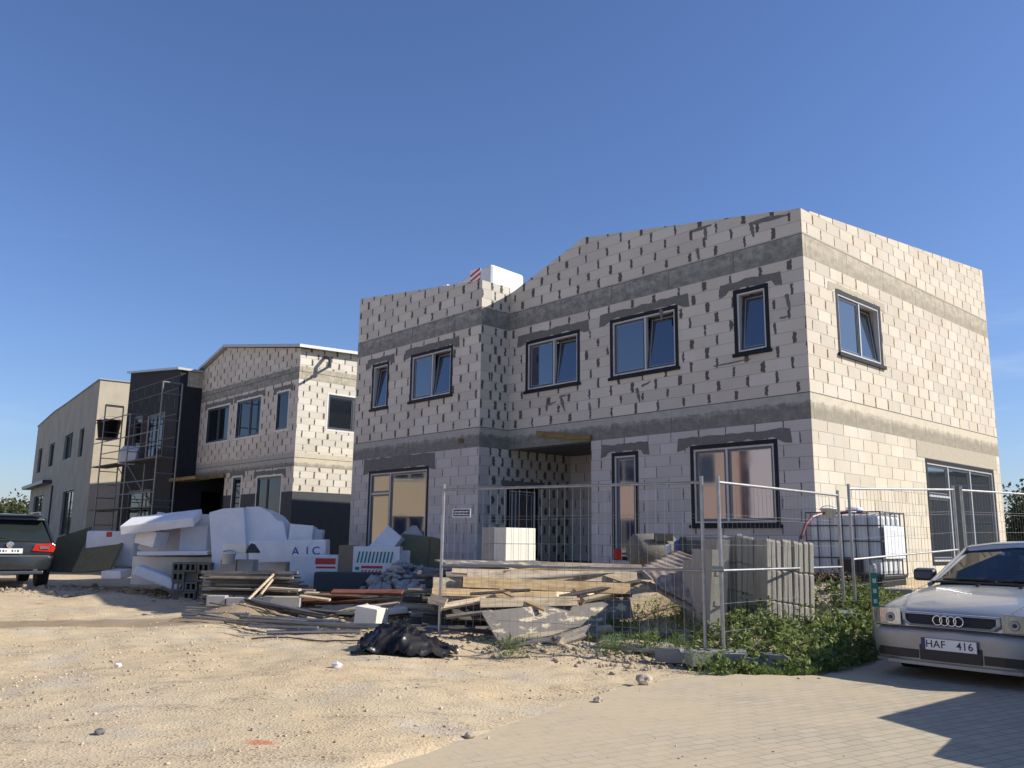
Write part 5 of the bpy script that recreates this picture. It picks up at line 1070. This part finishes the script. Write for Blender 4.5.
# a few single stones
for (px, py, s_, mt, lb) in ((336, 678, .05, 'white', 'small white stone alone on the sand below the black tarp'), (99, 741, .035, 'mortar', 'small dark stone in the left foreground sand'), (598, 702, .04, 'stone', 'lone stone on the sand before the paving'), (834, 666, .055, 'white', 'white stone at the paving edge below the weeds'), (645, 684, .09, 'stone', 'flat stone at the corner of rubble and paving'), (470, 738, .035, 'stone', 'small stone near the paving edge in front'), (118, 668, .035, 'foam', 'pale pebble in the sand on the left')):
    d_ = ray(px, py); t_ = -EYE.z/d_.z; p = EYE+d_*t_; zt_ = gz(p.x, p.y); bm = bmesh.new(); bmesh.ops.create_icosphere(bm, subdivisions=2, radius=s_)
    gg = random.Random(px)
    for v in bm.verts: v.co *= gg.uniform(.78, 1.15); v.co.z *= .7
    me = bpy.data.meshes.new('stone'); bm.to_mesh(me); bm.free(); me.materials.append(M[mt]); o = bpy.data.objects.new('stone', me); scn.collection.objects.link(o); o.location = (p.x, p.y, max(zt_, 0)+s_*.45); tag(o, lb, 'stone')
o = MB().path([Vector((x, y, gz(x, y)+.015)) for x, y in [(-3.2+.12*i, 10.95-.028*i+.05*math.sin(i*.7)) for i in range(18)]], .008, 5).build('cable', M['black'], centre=True); tag(o, 'thin dark cable lying on the sand left of the tarp', 'cable')

# ------------------------------------------------------------------ plants
def leaves(name, pos, size, mt, aspect=.45, seed=1, up=.5, label=None, cat=None, kind=None, parent=None, world=False):
    g = np.random.default_rng(seed); n_ = len(pos); d = g.normal(0, 1, (n_, 3)); d[:, 2] = np.abs(d[:, 2])*up+.1; d /= np.linalg.norm(d, axis=1)[:, None]
    s_ = np.cross(d, g.normal(0, 1, (n_, 3))); s_ /= np.linalg.norm(s_, axis=1)[:, None]; L = size*(.6+.8*g.random(n_))[:, None]
    nn = np.cross(d, s_)*.18
    v = np.stack([pos, pos+d*L*.45+s_*L*aspect*.5+nn*L, pos+d*L, pos+d*L*.45-s_*L*aspect*.5+nn*L], 1).reshape(-1, 3)
    fs = np.arange(n_*4).reshape(-1, 4); me = bpy.data.meshes.new(name); me.vertices.add(n_*4); me.vertices.foreach_set('co', v.reshape(-1)); me.loops.add(n_*4); me.loops.foreach_set('vertex_index', fs.reshape(-1))
    me.polygons.add(n_); me.polygons.foreach_set('loop_start', np.arange(0, n_*4, 4)); me.update(calc_edges=True); me.materials.append(mt)
    o = bpy.data.objects.new(name, me); scn.collection.objects.link(o)
    if parent: o.parent = parent
    return tag(o, label, cat, None, kind)
g = np.random.default_rng(12)
def plants(n, region, hmax, per, seed, spread=.09):
    g = np.random.default_rng(seed); X, Y, Hs = region(g, n); out = []; st = MB()
    for x, y, h in zip(X, Y, Hs):
        z = gz(x, y); h = h*g.uniform(.6, 1.1); lean = g.normal(0, .12, 2)
        k = int(per*h/.4)+3; t = g.random(k)**.8; rad = spread*(1.15-t)*(.4+g.random(k)); an = g.uniform(0, 6.28, k)
        out.append(np.stack([x+lean[0]*t*h+rad*np.cos(an), y+lean[1]*t*h+rad*np.sin(an), z+t*h], -1))
        st.tube((x, y, z-.02), (x+lean[0]*h, y+lean[1]*h, z+h), .0035, 3, cap=False)
    return np.concatenate(out), st
def weed_reg(g, n):
    # strip between the slabs and the paving edge
    X = g.uniform(2.2, 6.2, n); lo = np.interp(X, EX, EY)+.05; hi = np.maximum(lo+.3, np.interp(X, [2.2, 3, 4, 5, 6.2], [10.9, 11.2, 12.4, 12.8, 13.4])); t = g.random(n)**1.1; Y = lo+(hi-lo)*t
    H_ = np.interp(t, [0, .25, .8, 1], [.12, .40, .42, .2])*np.interp(X, [2.2, 2.9, 3.6, 4.6, 6.2], [.35, .95, .9, .7, .4]); return X, Y, H_
p1, s1 = plants(560, weed_reg, .6, 34, 31)
def tall_reg(g, n):
    X, Y, H_ = weed_reg(g, n); return X, Y+.05, H_*1.55
p1b, s1b = plants(70, tall_reg, .6, 16, 33, .06)
p1 = np.concatenate([p1, p1b]); s1.add(s1b.v, s1b.f)
sel = g.random(len(p1))
leaves('weeds', p1[sel < .8], .075, M['leaf_weed'], .38, 5, label='dense green weeds between the fence and the paving', cat='weeds', kind='stuff')
leaves('pale_weeds', p1[sel >= .8], .07, M['leaf_pale'], .25, 6, label='pale silvery leaves scattered among the weeds', cat='weeds', kind='stuff')
o = s1.build('weed_stems', M['leaf_weed'], uv=False, fixn=False); tag(o, 'thin stalks carrying the weeds', 'weeds', kind='stuff')
def grass_reg(g, n): X = g.uniform(1.1, 2.6, n); Y = g.uniform(10.3, 12.2, n)+.0*X; return X, Y, .16+.08*g.random(n)
p2, s2 = plants(170, grass_reg, .2, 30, 41, .05)
p3 = np.concatenate([p2]+[np.stack([c_[0]+g.normal(0, .11, 240), c_[1]+g.normal(0, .09, 240), gh(np.full(240, c_[0]), np.full(240, c_[1]))+g.random(240)*.22], -1) for c_ in ((.02, 9.85), (2.08, 9.22), (1.9, 9.9), (1.65, 10.4), (1.2, 10.1))])
leaves('grass_tufts', p3, .07, M['grassblade'], .16, 8, up=1.3, label='bright grass tufts around the lower timber and the fence feet', cat='grass', kind='stuff')
def low_reg(g, n): X = g.uniform(2.5, 5.2, n); Y = np.interp(X, EX, EY)+.02+.35*g.random(n)**1.5; return X, Y, np.full(n, .09)
p4, _ = plants(420, low_reg, .1, 30, 51, .05)
leaves('edge_grass', p4, .055, M['grassblade'], .2, 9, up=1.1, label='short grass creeping over the paving edge', cat='grass', kind='stuff')
p5 = np.stack([P(818, 585, 13.1).x+g.normal(0, .35, 300), 13.0+g.normal(0, .12, 300), .62+g.random(300)*.3], -1)
leaves('dry_weeds', p5, .05, leafmat('leaf_dry', (.16, .09, .04), (.26, .19, .09)), .4, 10, label='dry brown weeds at the foot of the water tanks', cat='weeds', kind='stuff')

def tree(x, y, h, rad, label, seed, mt='leaf_tree', nleaf=5200, leaf=.30, base=.15):
    g = np.random.default_rng(seed); t = thing('tree', (x, y, gz(x, y)), 0, label, 'tree', 'trees behind the building site'); tr = MB(); tr.tube((0, 0, -.1), (0, 0, h*.45), .14, 8, .08)
    cl = []
    for i in range(26):
        a = g.uniform(0, 6.28); zz_ = h*g.uniform(base, .93); r_ = rad*math.sqrt(max(.05, 1-((zz_/h-.5)/.56)**2))*g.uniform(.25, 1); c_ = np.array([r_*math.cos(a), r_*math.sin(a), zz_]); cl.append(c_)
        tr.tube((0, 0, h*.12+.5*zz_*.6), tuple(c_), .04, 5, .01)
    tr.build('trunk', M['bark'], t)
    cl = np.array(cl); k = g.integers(0, len(cl), nleaf); pos = cl[k]+g.normal(0, 1, (nleaf, 3))*rad*.20*(.6+.8*g.random((len(cl), 1))[k])
    o = leaves('crown', pos, leaf, M[mt], .6, seed, up=.9, parent=t)
    return t
spots = [(-44, 74, 3.1, 3.2, 'olive green tree at the far left edge, nearest the dark car'), (-50, 76, 3.4, 3.6, 'tree just outside the left edge of the view'), (-42.5, 84, 3.0, 3.4, 'low bushy tree meeting the beige house wall'), (-46, 80, 3.7, 2.4, 'taller pointed tree among the far left trees'), (-55, 84, 3.6, 4., 'wide tree beyond the left edge of the view')]
for i, s_ in enumerate(spots): tree(*s_[:4], s_[4], 60+i, 'leaf_tree')
for i, s_ in enumerate([(25.8, 42, 3.7, 2.3, 'dark green tree beside the right rear corner of the nearest house'), (28.5, 44, 3.6, 2.6, 'dark tree second from the nearest house on the right'), (31, 44, 3.4, 2.6, 'dark tree beyond the right edge of the view'), (26.2, 37, 2.6, 2.0, 'low dark bush under the right hand trees')]): tree(*s_[:4], s_[4], 80+i, 'leaf_dark', 5600, .22, .05)

# ------------------------------------------------------------------ vehicles
def loft(stations, cap0=True, cap1=True):
    """stations: (y, [(x, z), ...] from the sill up to the centre line), mirrored"""
    V = []; Fs = []; n_ = None
    for y, pr in stations:
        full = [(-x, z) for x, z in pr]+[(x, z) for x, z in reversed(pr[:-1] if abs(pr[-1][0]) < 1e-6 else pr)]
        n_ = len(full); V += [(x, y, z) for x, z in full]
    for j in range(len(stations)-1):
        for i in range(n_-1): Fs.append((j*n_+i, j*n_+i+1, (j+1)*n_+i+1, (j+1)*n_+i))
    if cap0: Fs.append(tuple(range(n_)))
    if cap1: Fs.append(tuple(range((len(stations)-1)*n_, len(stations)*n_)))
    return MB().add(V, Fs)
def wheel(car, x, y, r, wd=.2):
    sgn = 1 if x > 0 else -1
    w_ = MB().lathe([(r*.62, -wd/2), (r*.93, -wd/2), (r, -wd/2+.03), (r, wd/2-.03), (r*.93, wd/2), (r*.62, wd/2)], 32, lambda a, b_, c: (x+c, y+a, r+b_)).build('wheel', M['rubber'], car, smooth=False)
    mb = MB().lathe([(r*.64, -wd*.3), (r*.64, wd*.44), (r*.6, wd*.46), (r*.56, wd*.3)], 28, lambda a, b_, c: (x+c*sgn, y+a, r+b_))
    for k in range(5):
        a = k*2*math.pi/5; mb.obox((x+sgn*wd*.38, y+math.cos(a)*r*.32, r+math.sin(a)*r*.32), (.012, 0, 0), (0, math.cos(a)*r*.30, math.sin(a)*r*.30), (0, -math.sin(a)*.035, math.cos(a)*.035))
    mb.build('rim', M['silver2'], w_); return w_

car = thing('parked_car', (4.33, 8.58, -.06), -.869, 'dusty silver sedan parked on the paving at the right, front towards the camera', 'car')
lower = [(.00, [(.58, .20), (.66, .34), (.69, .50), (.66, .60), (.40, .615), (0, .62)]),
 (.05, [(.70, .20), (.78, .34), (.81, .50), (.80, .66), (.45, .70), (0, .705)]),
 (.14, [(.78, .20), (.84, .36), (.86, .57), (.83, .715), (.45, .752), (0, .76)]),
 (.40, [(.84, .20), (.88, .38), (.885, .64), (.85, .80), (.46, .832), (0, .84)]),
 (.90, [(.86, .20), (.89, .42), (.892, .68), (.83, .87), (.48, .90), (0, .905)]),
 (1.34, [(.86, .20), (.89, .45), (.892, .74), (.80, .945), (.48, .962), (0, .968)]),
 (2.2, [(.86, .20), (.89, .45), (.892, .78), (.79, .955), (.4, .96), (0, .96)]),
 (3.7, [(.86, .20), (.89, .45), (.89, .80), (.78, .965), (.4, .97), (0, .97)]),
 (4.2, [(.84, .22), (.88, .45), (.87, .80), (.76, .97), (.4, .99), (0, .99)]),
 (4.70, [(.78, .25), (.84, .45), (.82, .76), (.72, .93), (.4, .95), (0, .955)]),
 (4.79, [(.7, .3), (.76, .45), (.74, .72), (.66, .86), (.4, .88), (0, .885)])]
MBb = loft(lower); MBb.build('body', M['silver'], car, smooth=True, subsurf=2)
# bumper
bump_st = [(-.06, [(.50, .27), (.53, .33), (.53, .50), (.50, .54), (0, .545)]), (-.03, [(.64, .24), (.69, .30), (.69, .52), (.64, .555), (0, .565)]), (.06, [(.76, .20), (.83, .27), (.83, .53), (.79, .572), (0, .575)]),
           (.25, [(.84, .19), (.90, .26), (.90, .53), (.87, .572), (0, .575)]), (.55, [(.86, .19), (.905, .26), (.905, .52), (.88, .555), (0, .56)])]
bu = loft(bump_st).build('bumper', M['silver2'], car, smooth=True, subsurf=1)
# lower air intakes follow the bumper curve
def bcurve(x, off=0.):    # front of the bumper at lateral x
    ax = abs(x); return float(np.interp(ax, [0, .5, .66, .8, .88], [-.066, -.058, -.03, .06, .2]))-off
def strip(x0, x1, z0, z1, off, th=.012, n_=10, inset=0.):
    mb = MB(); xs = np.linspace(x0, x1, n_+1)
    for a, b_ in zip(xs[:-1], xs[1:]):
        ya, yb = bcurve(a, off), bcurve(b_, off)
        mb.add([(a, ya, z0), (b_, yb, z0), (b_, yb+th, z0), (a, ya+th, z0), (a, ya, z1), (b_, yb, z1), (b_, yb+th, z1), (a, ya+th, z1)], [(0, 1, 5, 4), (1, 2, 6, 5), (2, 3, 7, 6), (3, 0, 4, 7), (0, 3, 2, 1), (4, 5, 6, 7)])
    return mb
for x0, x1 in ((-.76, -.31), (.31, .76)): strip(x0, x1, .262, .345, .008).build('air_intake', M['black'], bu)
strip(-.29, .29, .255, .40, .009).build('air_intake', M['black'], bu)
strip(-.78, .78, .20, .232, .016).build('spoiler_lip', M['silver2'], bu)
mb = strip(-.84, .84, .548, .560, .004, n_=22); mb.build('rubbing_strip', M['black'], bu)
# number plate
pl = MB().box(-.262, .262, -.088, -.080, .355, .470).build('number_plate', M['plate'], car, bevel=.002)
MB().box(-.26, -.222, -.0895, -.0882, .357, .468).build('country_band', M['navy'], pl)
MB().ring(-.262, .262, .355, .47, .004, 0, .0015, lambda s, z, d: (s, -.0885-d, z)).build('plate_rim', M['black'], pl)
text_mesh('HAF', .098, lambda a, b_, c: (a-.125, -.0885-c*.5, b_+.412), M['black'], pl, spacing=1.08)
text_mesh('416', .098, lambda a, b_, c: (a+.15, -.0885-c*.5, b_+.412), M['black'], pl, spacing=1.08)
# grille
def gy_(x): return -.028+.14*x*x
def face_poly(poly, off, th, mt, name, par):
    mb = MB(); n_ = len(poly); V = [(x, gy_(x)-off, z) for x, z in poly]+[(x, gy_(x)-off+th, z) for x, z in poly]
    mb.add(V, [tuple(range(n_)), tuple(range(2*n_-1, n_-1, -1))]+[(i, n_+i, n_+(i+1) % n_, (i+1) % n_) for i in range(n_)]); return mb.build(name, mt, par)
gr = MB()
out = [(-.40, .572), (.40, .572), (.465, .622), (.47, .705), (-.47, .705), (-.465, .622)]; inn = [(-.375, .592), (.375, .592), (.425, .628), (.43, .688), (-.43, .688), (-.425, .628)]
V = [(x, gy_(x)-.03, z) for x, z in out]+[(x, gy_(x)-.035, z) for x, z in inn]+[(x, gy_(x)+.05, z) for x, z in out]+[(x, gy_(x)+.02, z) for x, z in inn]
fs = []
for i in range(6): j = (i+1) % 6; fs += [(i, j, 6+j, 6+i), (6+i, 6+j, 18+j, 18+i), (i, 12+i, 12+j, j)]
gr.add(V, fs); grille = gr.build('grille', M['silver'], car, bevel=.006)
face_poly(inn, -.0, .03, M['black'], 'grille_back', grille)
mb = MB()
for z in np.arange(.602, .686, .0165):
    hw = float(np.interp(z, [.592, .628, .69], [.37, .42, .43]))
    for a, b_ in zip(np.linspace(-hw, hw, 9)[:-1], np.linspace(-hw, hw, 9)[1:]): mb.tube((a, gy_(a)-.016, z), (b_, gy_(b_)-.016, z), .0035, 4)
mb.build('slats', M['sash'], grille)
for k in range(4):
    mb = MB(); cxr = -.099+k*.066; R1, r1 = .044, .0065; nn, mm = 28, 6; V = []; Fs = []
    for i in range(nn):
        a = 2*math.pi*i/nn
        for j in range(mm):
            t_ = 2*math.pi*j/mm; V.append((cxr+(R1+r1*math.cos(t_))*math.cos(a), gy_(0)-.032-r1*math.sin(t_), .640+(R1+r1*math.cos(t_))*math.sin(a)))
    for i in range(nn):
        for j in range(mm): Fs.append((i*mm+j, ((i+1) % nn)*mm+j, ((i+1) % nn)*mm+(j+1) % mm, i*mm+(j+1) % mm))
    mb.add(V, Fs); mb.build('emblem_ring', M['chrome'], grille, smooth=True)
# headlights wrap round the corner
for sg_n in (-1, 1):
    xs = np.linspace(.475, .845, 9); mb = MB(); V = []
    yc = lambda x: float(np.interp(x, [.45, .6, .72, .80, .85, .88], [-.012, .0, .028, .075, .14, .24]))
    for x in xs:
        zt_ = .738-.05*(x-.475); zb_ = .566+.01*(x-.475)
        V += [(sg_n*x, yc(x)-.028, zb_), (sg_n*x, yc(x)-.022, zt_), (sg_n*x, yc(x)+.10, zt_-.0), (sg_n*x, yc(x)+.10, zb_)]
    Fs = []
    for i in range(8):
        k = 4*i
        for j in range(4): Fs.append((k+j, k+(j+1) % 4, k+4+(j+1) % 4, k+4+j))
    Fs += [(0, 1, 2, 3), (32, 33, 34, 35)]
    mb.add(V, Fs); hl = mb.build('headlight', M['lens'], car, bevel=.004)
    for x, r_ in ((.585, .047),):
        MB().lathe([(r_, -.002), (r_, .006), (r_*.8, .008), (r_*.35, .001)], 20, lambda a, b_, c: (sg_n*x+a, yc(x)-.026-c, .64+b_)).build('reflector', M['silver2'], hl, smooth=True)
        MB().lathe([(r_*.38, .0), (r_*.36, .014), (.004, .018)], 14, lambda a, b_, c: (sg_n*x+a, yc(x)-.028-c, .64+b_)).build('bulb_cover', M['sash'], hl, smooth=True)
# bonnet seams, cowl, wipers, washer jets
def topz(y, x):
    ys = [s_[0] for s_ in lower]; zc = [s_[1][-1][1] for s_ in lower]; ze = [s_[1][3][1] for s_ in lower]; xe = [s_[1][3][0] for s_ in lower]
    a, b_, c = np.interp(y, ys, zc), np.interp(y, ys, ze), np.interp(y, ys, xe); t_ = min(1, abs(x)/c); return float(a-(a-b_)*(t_**3))
mb = MB()
for s_ in (-1, 1): mb.path([(s_*(.50+.24*min(1, (y-.1)/.8)), y, topz(y, .55+.2*min(1, (y-.1)/.8))+.001) for y in np.linspace(.12, 1.3, 14)], .0035, 4)
mb.build('bonnet_seam', M['sash'], car)
mb = MB(); mb.box(-.70, .70, 1.26, 1.40, .955, .975); mb.build('cowl', M['black'], car)
for x in (-.17, .26): MB().box(x-.02, x+.02, 1.13, 1.16, .932, .955).build('washer_jet', M['black'], car, bevel=.004)
for a, b_ in (((-.05, 1.30, .985), (-.62, 1.36, .995)), ((.50, 1.28, .985), (-.02, 1.36, 1.0))):
    MB().tube(a, b_, .009, 6).obox(((a[0]+b_[0])/2, 1.345, .998), (.27, .02, .004), (0, .004, 0), (0, 0, .008)).build('wiper', M['black'], car)
# greenhouse
gh_st = [(1.32, [(.73, .94), (.715, .965), (0, .985)]), (2.08, [(.80, .94), (.605, 1.345), (0, 1.40)]), (2.6, [(.80, .94), (.595, 1.37), (0, 1.425)]), (3.3, [(.80, .94), (.58, 1.345), (0, 1.40)]), (4.02, [(.72, .95), (.66, .99), (0, 1.0)])]
gm, gn_, gl_, gb_ = nt('windscreen'); q = NB(gn_, gl_); tr_ = gn_.new('ShaderNodeBsdfTransparent'); tr_.inputs[0].default_value = (.30, .34, .33, 1); go_ = gn_.new('ShaderNodeBsdfGlossy'); go_.inputs['Roughness'].default_value = .03
fr_ = gn_.new('ShaderNodeFresnel'); fr_.inputs[0].default_value = 1.65; mx_ = gn_.new('ShaderNodeMixShader'); gl_.new(q.math('MULTIPLY_ADD', fr_.outputs[0], 1.0, .04, clamp=True), mx_.inputs[0]); gl_.new(tr_.outputs[0], mx_.inputs[1]); gl_.new(go_.outputs[0], mx_.inputs[2]); gl_.new(mx_.outputs[0], gn_['Material Output'].inputs[0])
loft(gh_st, cap0=False, cap1=False).build('windows', gm, car)
rf_st = [(2.00, [(.625, 1.30), (.60, 1.352), (.3, 1.392), (0, 1.405)]), (2.12, [(.625, 1.325), (.60, 1.378), (.3, 1.415), (0, 1.43)]), (2.6, [(.615, 1.345), (.59, 1.395), (.3, 1.43), (0, 1.44)]), (3.2, [(.60, 1.325), (.575, 1.375), (.3, 1.415), (0, 1.425)]), (3.4, [(.60, 1.29), (.575, 1.34), (.3, 1.375), (0, 1.385)])]
loft(rf_st).build('roof', M['silver'], car, smooth=True, bevel=.01)
for s_ in (-1, 1):
    MB().obox((s_*.673, 1.67, 1.135), (s_*-.062, .40, .205), (.028, .0, .012), (0, -.012, .022)).build('pillar', M['silver'], car, bevel=.006)
    MB().obox((s_*.705, 2.62, 1.15), (s_*-.095, .02, .21), (.02, 0, .0), (0, .045, 0)).build('pillar', M['silver'], car, bevel=.006)
    MB().obox((s_*.63, 3.68, 1.17), (s_*.05, .36, -.20), (.028, 0, .01), (0, .03, .05)).build('pillar', M['silver'], car, bevel=.006)
    mi = MB().obox((s_*.93, 1.60, 1.03), (.115, .02, 0), (0, .065, .01), (0, 0, .07)).build('mirror', M['sash'] if s_ < 0 else M['silver'], car, bevel=.035)
    MB().obox((s_*.80, 1.62, .97), (.06, 0, .01), (0, .03, 0), (0, 0, .02)).build('mirror_arm', M['black'], mi)
    for y in (.92, 3.60):
        wheel(car, s_*.78, y, .315)
        MB().lathe([(.35, 0), (.35, .02), (.345, .022)], 28, lambda a, b_, c: (s_*(.878+c), y+a, .33+max(b_, -.13))).build('wheel_arch', M['black'], car)
for x in (-.37, .37):
    st_ = MB().obox((x, 2.55, .78), (.24, 0, 0), (0, .10, -.02), (0, .06, .30)).build('seat', M['mortar'], car, bevel=.05)
    MB().obox((x, 2.62, 1.17), (.13, 0, 0), (0, .05, 0), (0, .01, .09)).build('headrest', M['aac_grey'], st_, bevel=.04)
mb = MB(); nn = 24; mb.path([(.37+.19*math.cos(6.283*i/nn), 1.95+.07*math.sin(6.283*i/nn), .93+.17*math.sin(6.283*i/nn)) for i in range(nn+1)], .014, 6); mb.build('steering_wheel', M['black'], car)
MB().obox((0, 1.65, .90), (.68, 0, 0), (0, .28, 0), (0, 0, .06)).build('dashboard', M['sash'], car, bevel=.03)
MB().box(-.10, .10, 2.02, 2.05, 1.27, 1.33).build('rear_view_mirror', M['black'], car, bevel=.012)

# dark off-road car seen from behind
suv_p = P(5, 587, 19.6); h_ = math.atan2(.60, .80)
suv = thing('parked_car', (suv_p.x, suv_p.y, gz(suv_p.x, suv_p.y)+.02), h_, 'dark green-black off-road car at the left edge, seen from behind', 'car')
st = [(.0, [(.78, .42), (.86, .55), (.88, .80), (.80, 1.02), (.5, 1.05), (0, 1.06)]), (.08, [(.84, .36), (.93, .55), (.95, .85), (.88, 1.06), (.5, 1.09), (0, 1.10)]), (.5, [(.88, .34), (.955, .55), (.96, .88), (.90, 1.09), (.5, 1.12), (0, 1.12)]),
      (3.3, [(.88, .34), (.955, .55), (.955, .88), (.88, 1.06), (.5, 1.10), (0, 1.10)]), (3.6, [(.88, .34), (.955, .55), (.95, .86), (.85, 1.03), (.5, 1.07), (0, 1.08)]), (4.6, [(.84, .36), (.93, .5), (.90, .74), (.80, .86), (.4, .90), (0, .91)]), (4.74, [(.74, .4), (.82, .5), (.8, .66), (.7, .74), (.4, .77), (0, .78)])]
loft(st).build('body', M['carpaint'], suv, smooth=True, subsurf=2)
gs = [(.12, [(.87, 1.03), (.82, 1.10), (0, 1.12)]), (.52, [(.87, 1.05), (.66, 1.58), (0, 1.63)]), (1.2, [(.88, 1.05), (.68, 1.64), (0, 1.69)]), (2.6, [(.87, 1.05), (.66, 1.60), (0, 1.66)]), (3.45, [(.84, 1.03), (.78, 1.08), (0, 1.10)])]
loft(gs).build('windows', M['carglass'], suv)
rs_ = [(.28, [(.70, 1.56), (.66, 1.60), (.35, 1.64), (0, 1.655)]), (.5, [(.71, 1.585), (.67, 1.635), (.35, 1.67), (0, 1.685)]), (1.2, [(.72, 1.61), (.68, 1.665), (.35, 1.70), (0, 1.715)]), (2.5, [(.70, 1.57), (.66, 1.63), (.35, 1.67), (0, 1.68)]), (2.7, [(.70, 1.53), (.66, 1.58), (.35, 1.62), (0, 1.63)])]
loft(rs_).build('roof', M['carpaint'], suv, smooth=True, bevel=.01)
for s_ in (-1, 1):
    MB().obox((s_*.79, .36, 1.33), (s_*-.085, .20, .27), (.035, 0, 0), (0, .07, -.02)).build('pillar', M['carpaint'], suv, bevel=.01)
    rl = MB().path([(s_*.62, .55, 1.68), (s_*.64, .75, 1.75), (s_*.64, 2.3, 1.75), (s_*.61, 2.5, 1.67)], .018, 8).build('roof_rail', M['galv'], suv)
    tl = MB().prism([(s_*.45, .86), (s_*.90, .82), (s_*.935, .92), (s_*.92, 1.00), (s_*.86, 1.03), (s_*.5, 1.0)], -.01, .10, lambda a, b_, c: (a, -.02+c+.12*max(0, abs(a)-.6)**.8, b_)).build('tail_light', M['taillight'], suv, bevel=.01)
    MB().box(s_*.6, s_*.8, -.03, -.015, .90, .96).build('light_lens', M['lens'], tl)
    MB().box(min(s_*.60, s_*.86), max(s_*.60, s_*.86), -.06, .02, .55, .60).build('reflector', M['taillight'], suv)
    MB().tube((s_*.56, -.05, .40), (s_*.56, .2, .40), .055, 14).build('exhaust', M['chrome'], suv)
    MB().obox((s_*1.03, 3.1, 1.14), (.11, 0, 0), (0, .06, 0), (0, 0, .09)).build('mirror', M['carpaint'], suv, bevel=.04)
    for y in (.92, 3.78): wheel(suv, s_*.83, y, .36, .25)
bq = loft([(-.10, [(.76, .44), (.82, .50), (.82, .70), (.78, .745), (0, .75)]), (-.04, [(.88, .42), (.93, .5), (.93, .70), (.90, .745), (0, .75)]), (.3, [(.93, .42), (.965, .5), (.965, .70), (.94, .74), (0, .745)])]).build('bumper', M['carpaint'], suv, smooth=True, bevel=.015)
MB().box(-.80, .80, -.108, -.095, .735, .752).build('bumper_trim', M['silver2'], bq)
MB().obox((0, .02, .40), (.72, 0, 0), (0, .10, .03), (0, 0, .04)).build('underride_guard', M['sash'], suv, bevel=.02)
pp = MB().box(-.26, .26, -.055, -.045, .80, .91).build('number_plate', M['plate'], suv)
mb = MB(); [mb.box(x, x+w_, -.0575, -.0555, .83, .88) for x, w_ in ((-.2, .03), (-.14, .035), (-.08, .02), (.04, .03), (.1, .02), (.15, .035))]; mb.build('worn_lettering', M['sash'], pp)
em = MB().lathe([(.075, 0), (.075, .01), (.062, .012), (.062, .004)], 24, lambda a, b_, c: (a, -.035-c, .99+b_)).build('emblem', M['chrome'], suv)
mb = MB()
for a, b_ in (((-.035, .05), (0, .005)), ((0, .005), (.035, .05)), ((-.055, .02), (-.025, -.05)), ((-.025, -.05), (0, -.008)), ((0, -.008), (.025, -.05)), ((.025, -.05), (.055, .02))): mb.tube((a[0], -.048, .99+a[1]), (b_[0], -.048, .99+b_[1]), .007, 6)
mb.build('emblem_letters', M['chrome'], em)
MB().tube((.0, .12, 1.12), (-.42, .16, 1.20), .012, 6).build('rear_wiper', M['black'], suv)
MB().obox((0, .30, 1.665), (.62, 0, 0), (0, .12, .01), (0, 0, .018)).build('roof_spoiler', M['carpaint'], suv, bevel=.012)

# simple vans: one parked beside the silver car outside the frame, one far behind the dark car
def van(loc, rz, mt, label, h=1.9, L=4.9, nose=1.1, wd=.92):
    t = thing('parked_van', loc, rz, label, 'van')
    s_ = [(0, [(.70*wd, .35), (.80*wd, .6), (.72*wd, .92), (0, .96)]), (.12, [(.9*wd, .28), (wd, .6), (.92*wd, 1.0), (0, 1.04)]), (nose*.85, [(.95*wd, .26), (wd, .7), (.95*wd, 1.12), (0, 1.18)]), (nose+.75, [(.95*wd, .26), (wd, .9), (.86*wd, h-.1), (0, h)]),
          (L-.5, [(.95*wd, .26), (wd, .9), (.86*wd, h-.08), (0, h+.02)]), (L, [(.93*wd, .3), (.98*wd, .9), (.82*wd, h-.12), (0, h-.04)])]
    loft(s_).build('body', mt, t, bevel=.03)
    y0, y1 = nose*.85+.08, nose+.67; z0, z1 = 1.24, h-.14
    MB().add([(-.80*wd, y0-.02, z0), (.80*wd, y0-.02, z0), (.72*wd, y1-.02, z1), (-.72*wd, y1-.02, z1), (-.80*wd, y0+.03, z0), (.80*wd, y0+.03, z0), (.72*wd, y1+.03, z1), (-.72*wd, y1+.03, z1)], [(0, 1, 2, 3), (4, 7, 6, 5), (0, 4, 5, 1), (1, 5, 6, 2), (2, 6, 7, 3), (3, 7, 4, 0)]).build('windscreen', M['carglass'], t)
    for s in (-1, 1):
        MB().obox((s*.945*wd, nose+1.25, 1.38), (.02, 0, 0), (0, .42, 0), (s*-.05, 0, .22)).build('side_window', M['carglass'], t)
        MB().obox((s*.66*wd, .05, .78), (.14, .03, 0), (0, .05, 0), (0, 0, .08)).build('headlight', M['lens'], t, bevel=.02)
        MB().obox((s*(wd+.12), nose+.55, 1.25), (.09, 0, 0), (0, .04, 0), (0, 0, .13)).build('mirror', M['sash'], t, bevel=.03)
        for y in (.85, L-.95): wheel(t, s*(wd-.09), y, .32)
    MB().box(-.6*wd, .6*wd, .0-.03, .03, .34, .5).build('grille', M['black'], t, bevel=.01); MB().box(-.95*wd, .95*wd, L-.02, L+.05, .35, .6).build('bumper', M['sash'], t, bevel=.02)
    return t
ba = Vector((.764, .645, 0)); la = Vector((.645, -.764, 0)); vp = Vector((4.62, 4.82, 0))
van((vp.x, vp.y, 0), -.869, M['white'], 'white van parked beside the silver car, just outside the right edge of the view')
fp = P(8, 530, 33); van((fp.x-.6, fp.y, gz(fp.x, fp.y)), R(215), M['white'], 'white van roof seen beyond the dark off-road car', h=1.95)
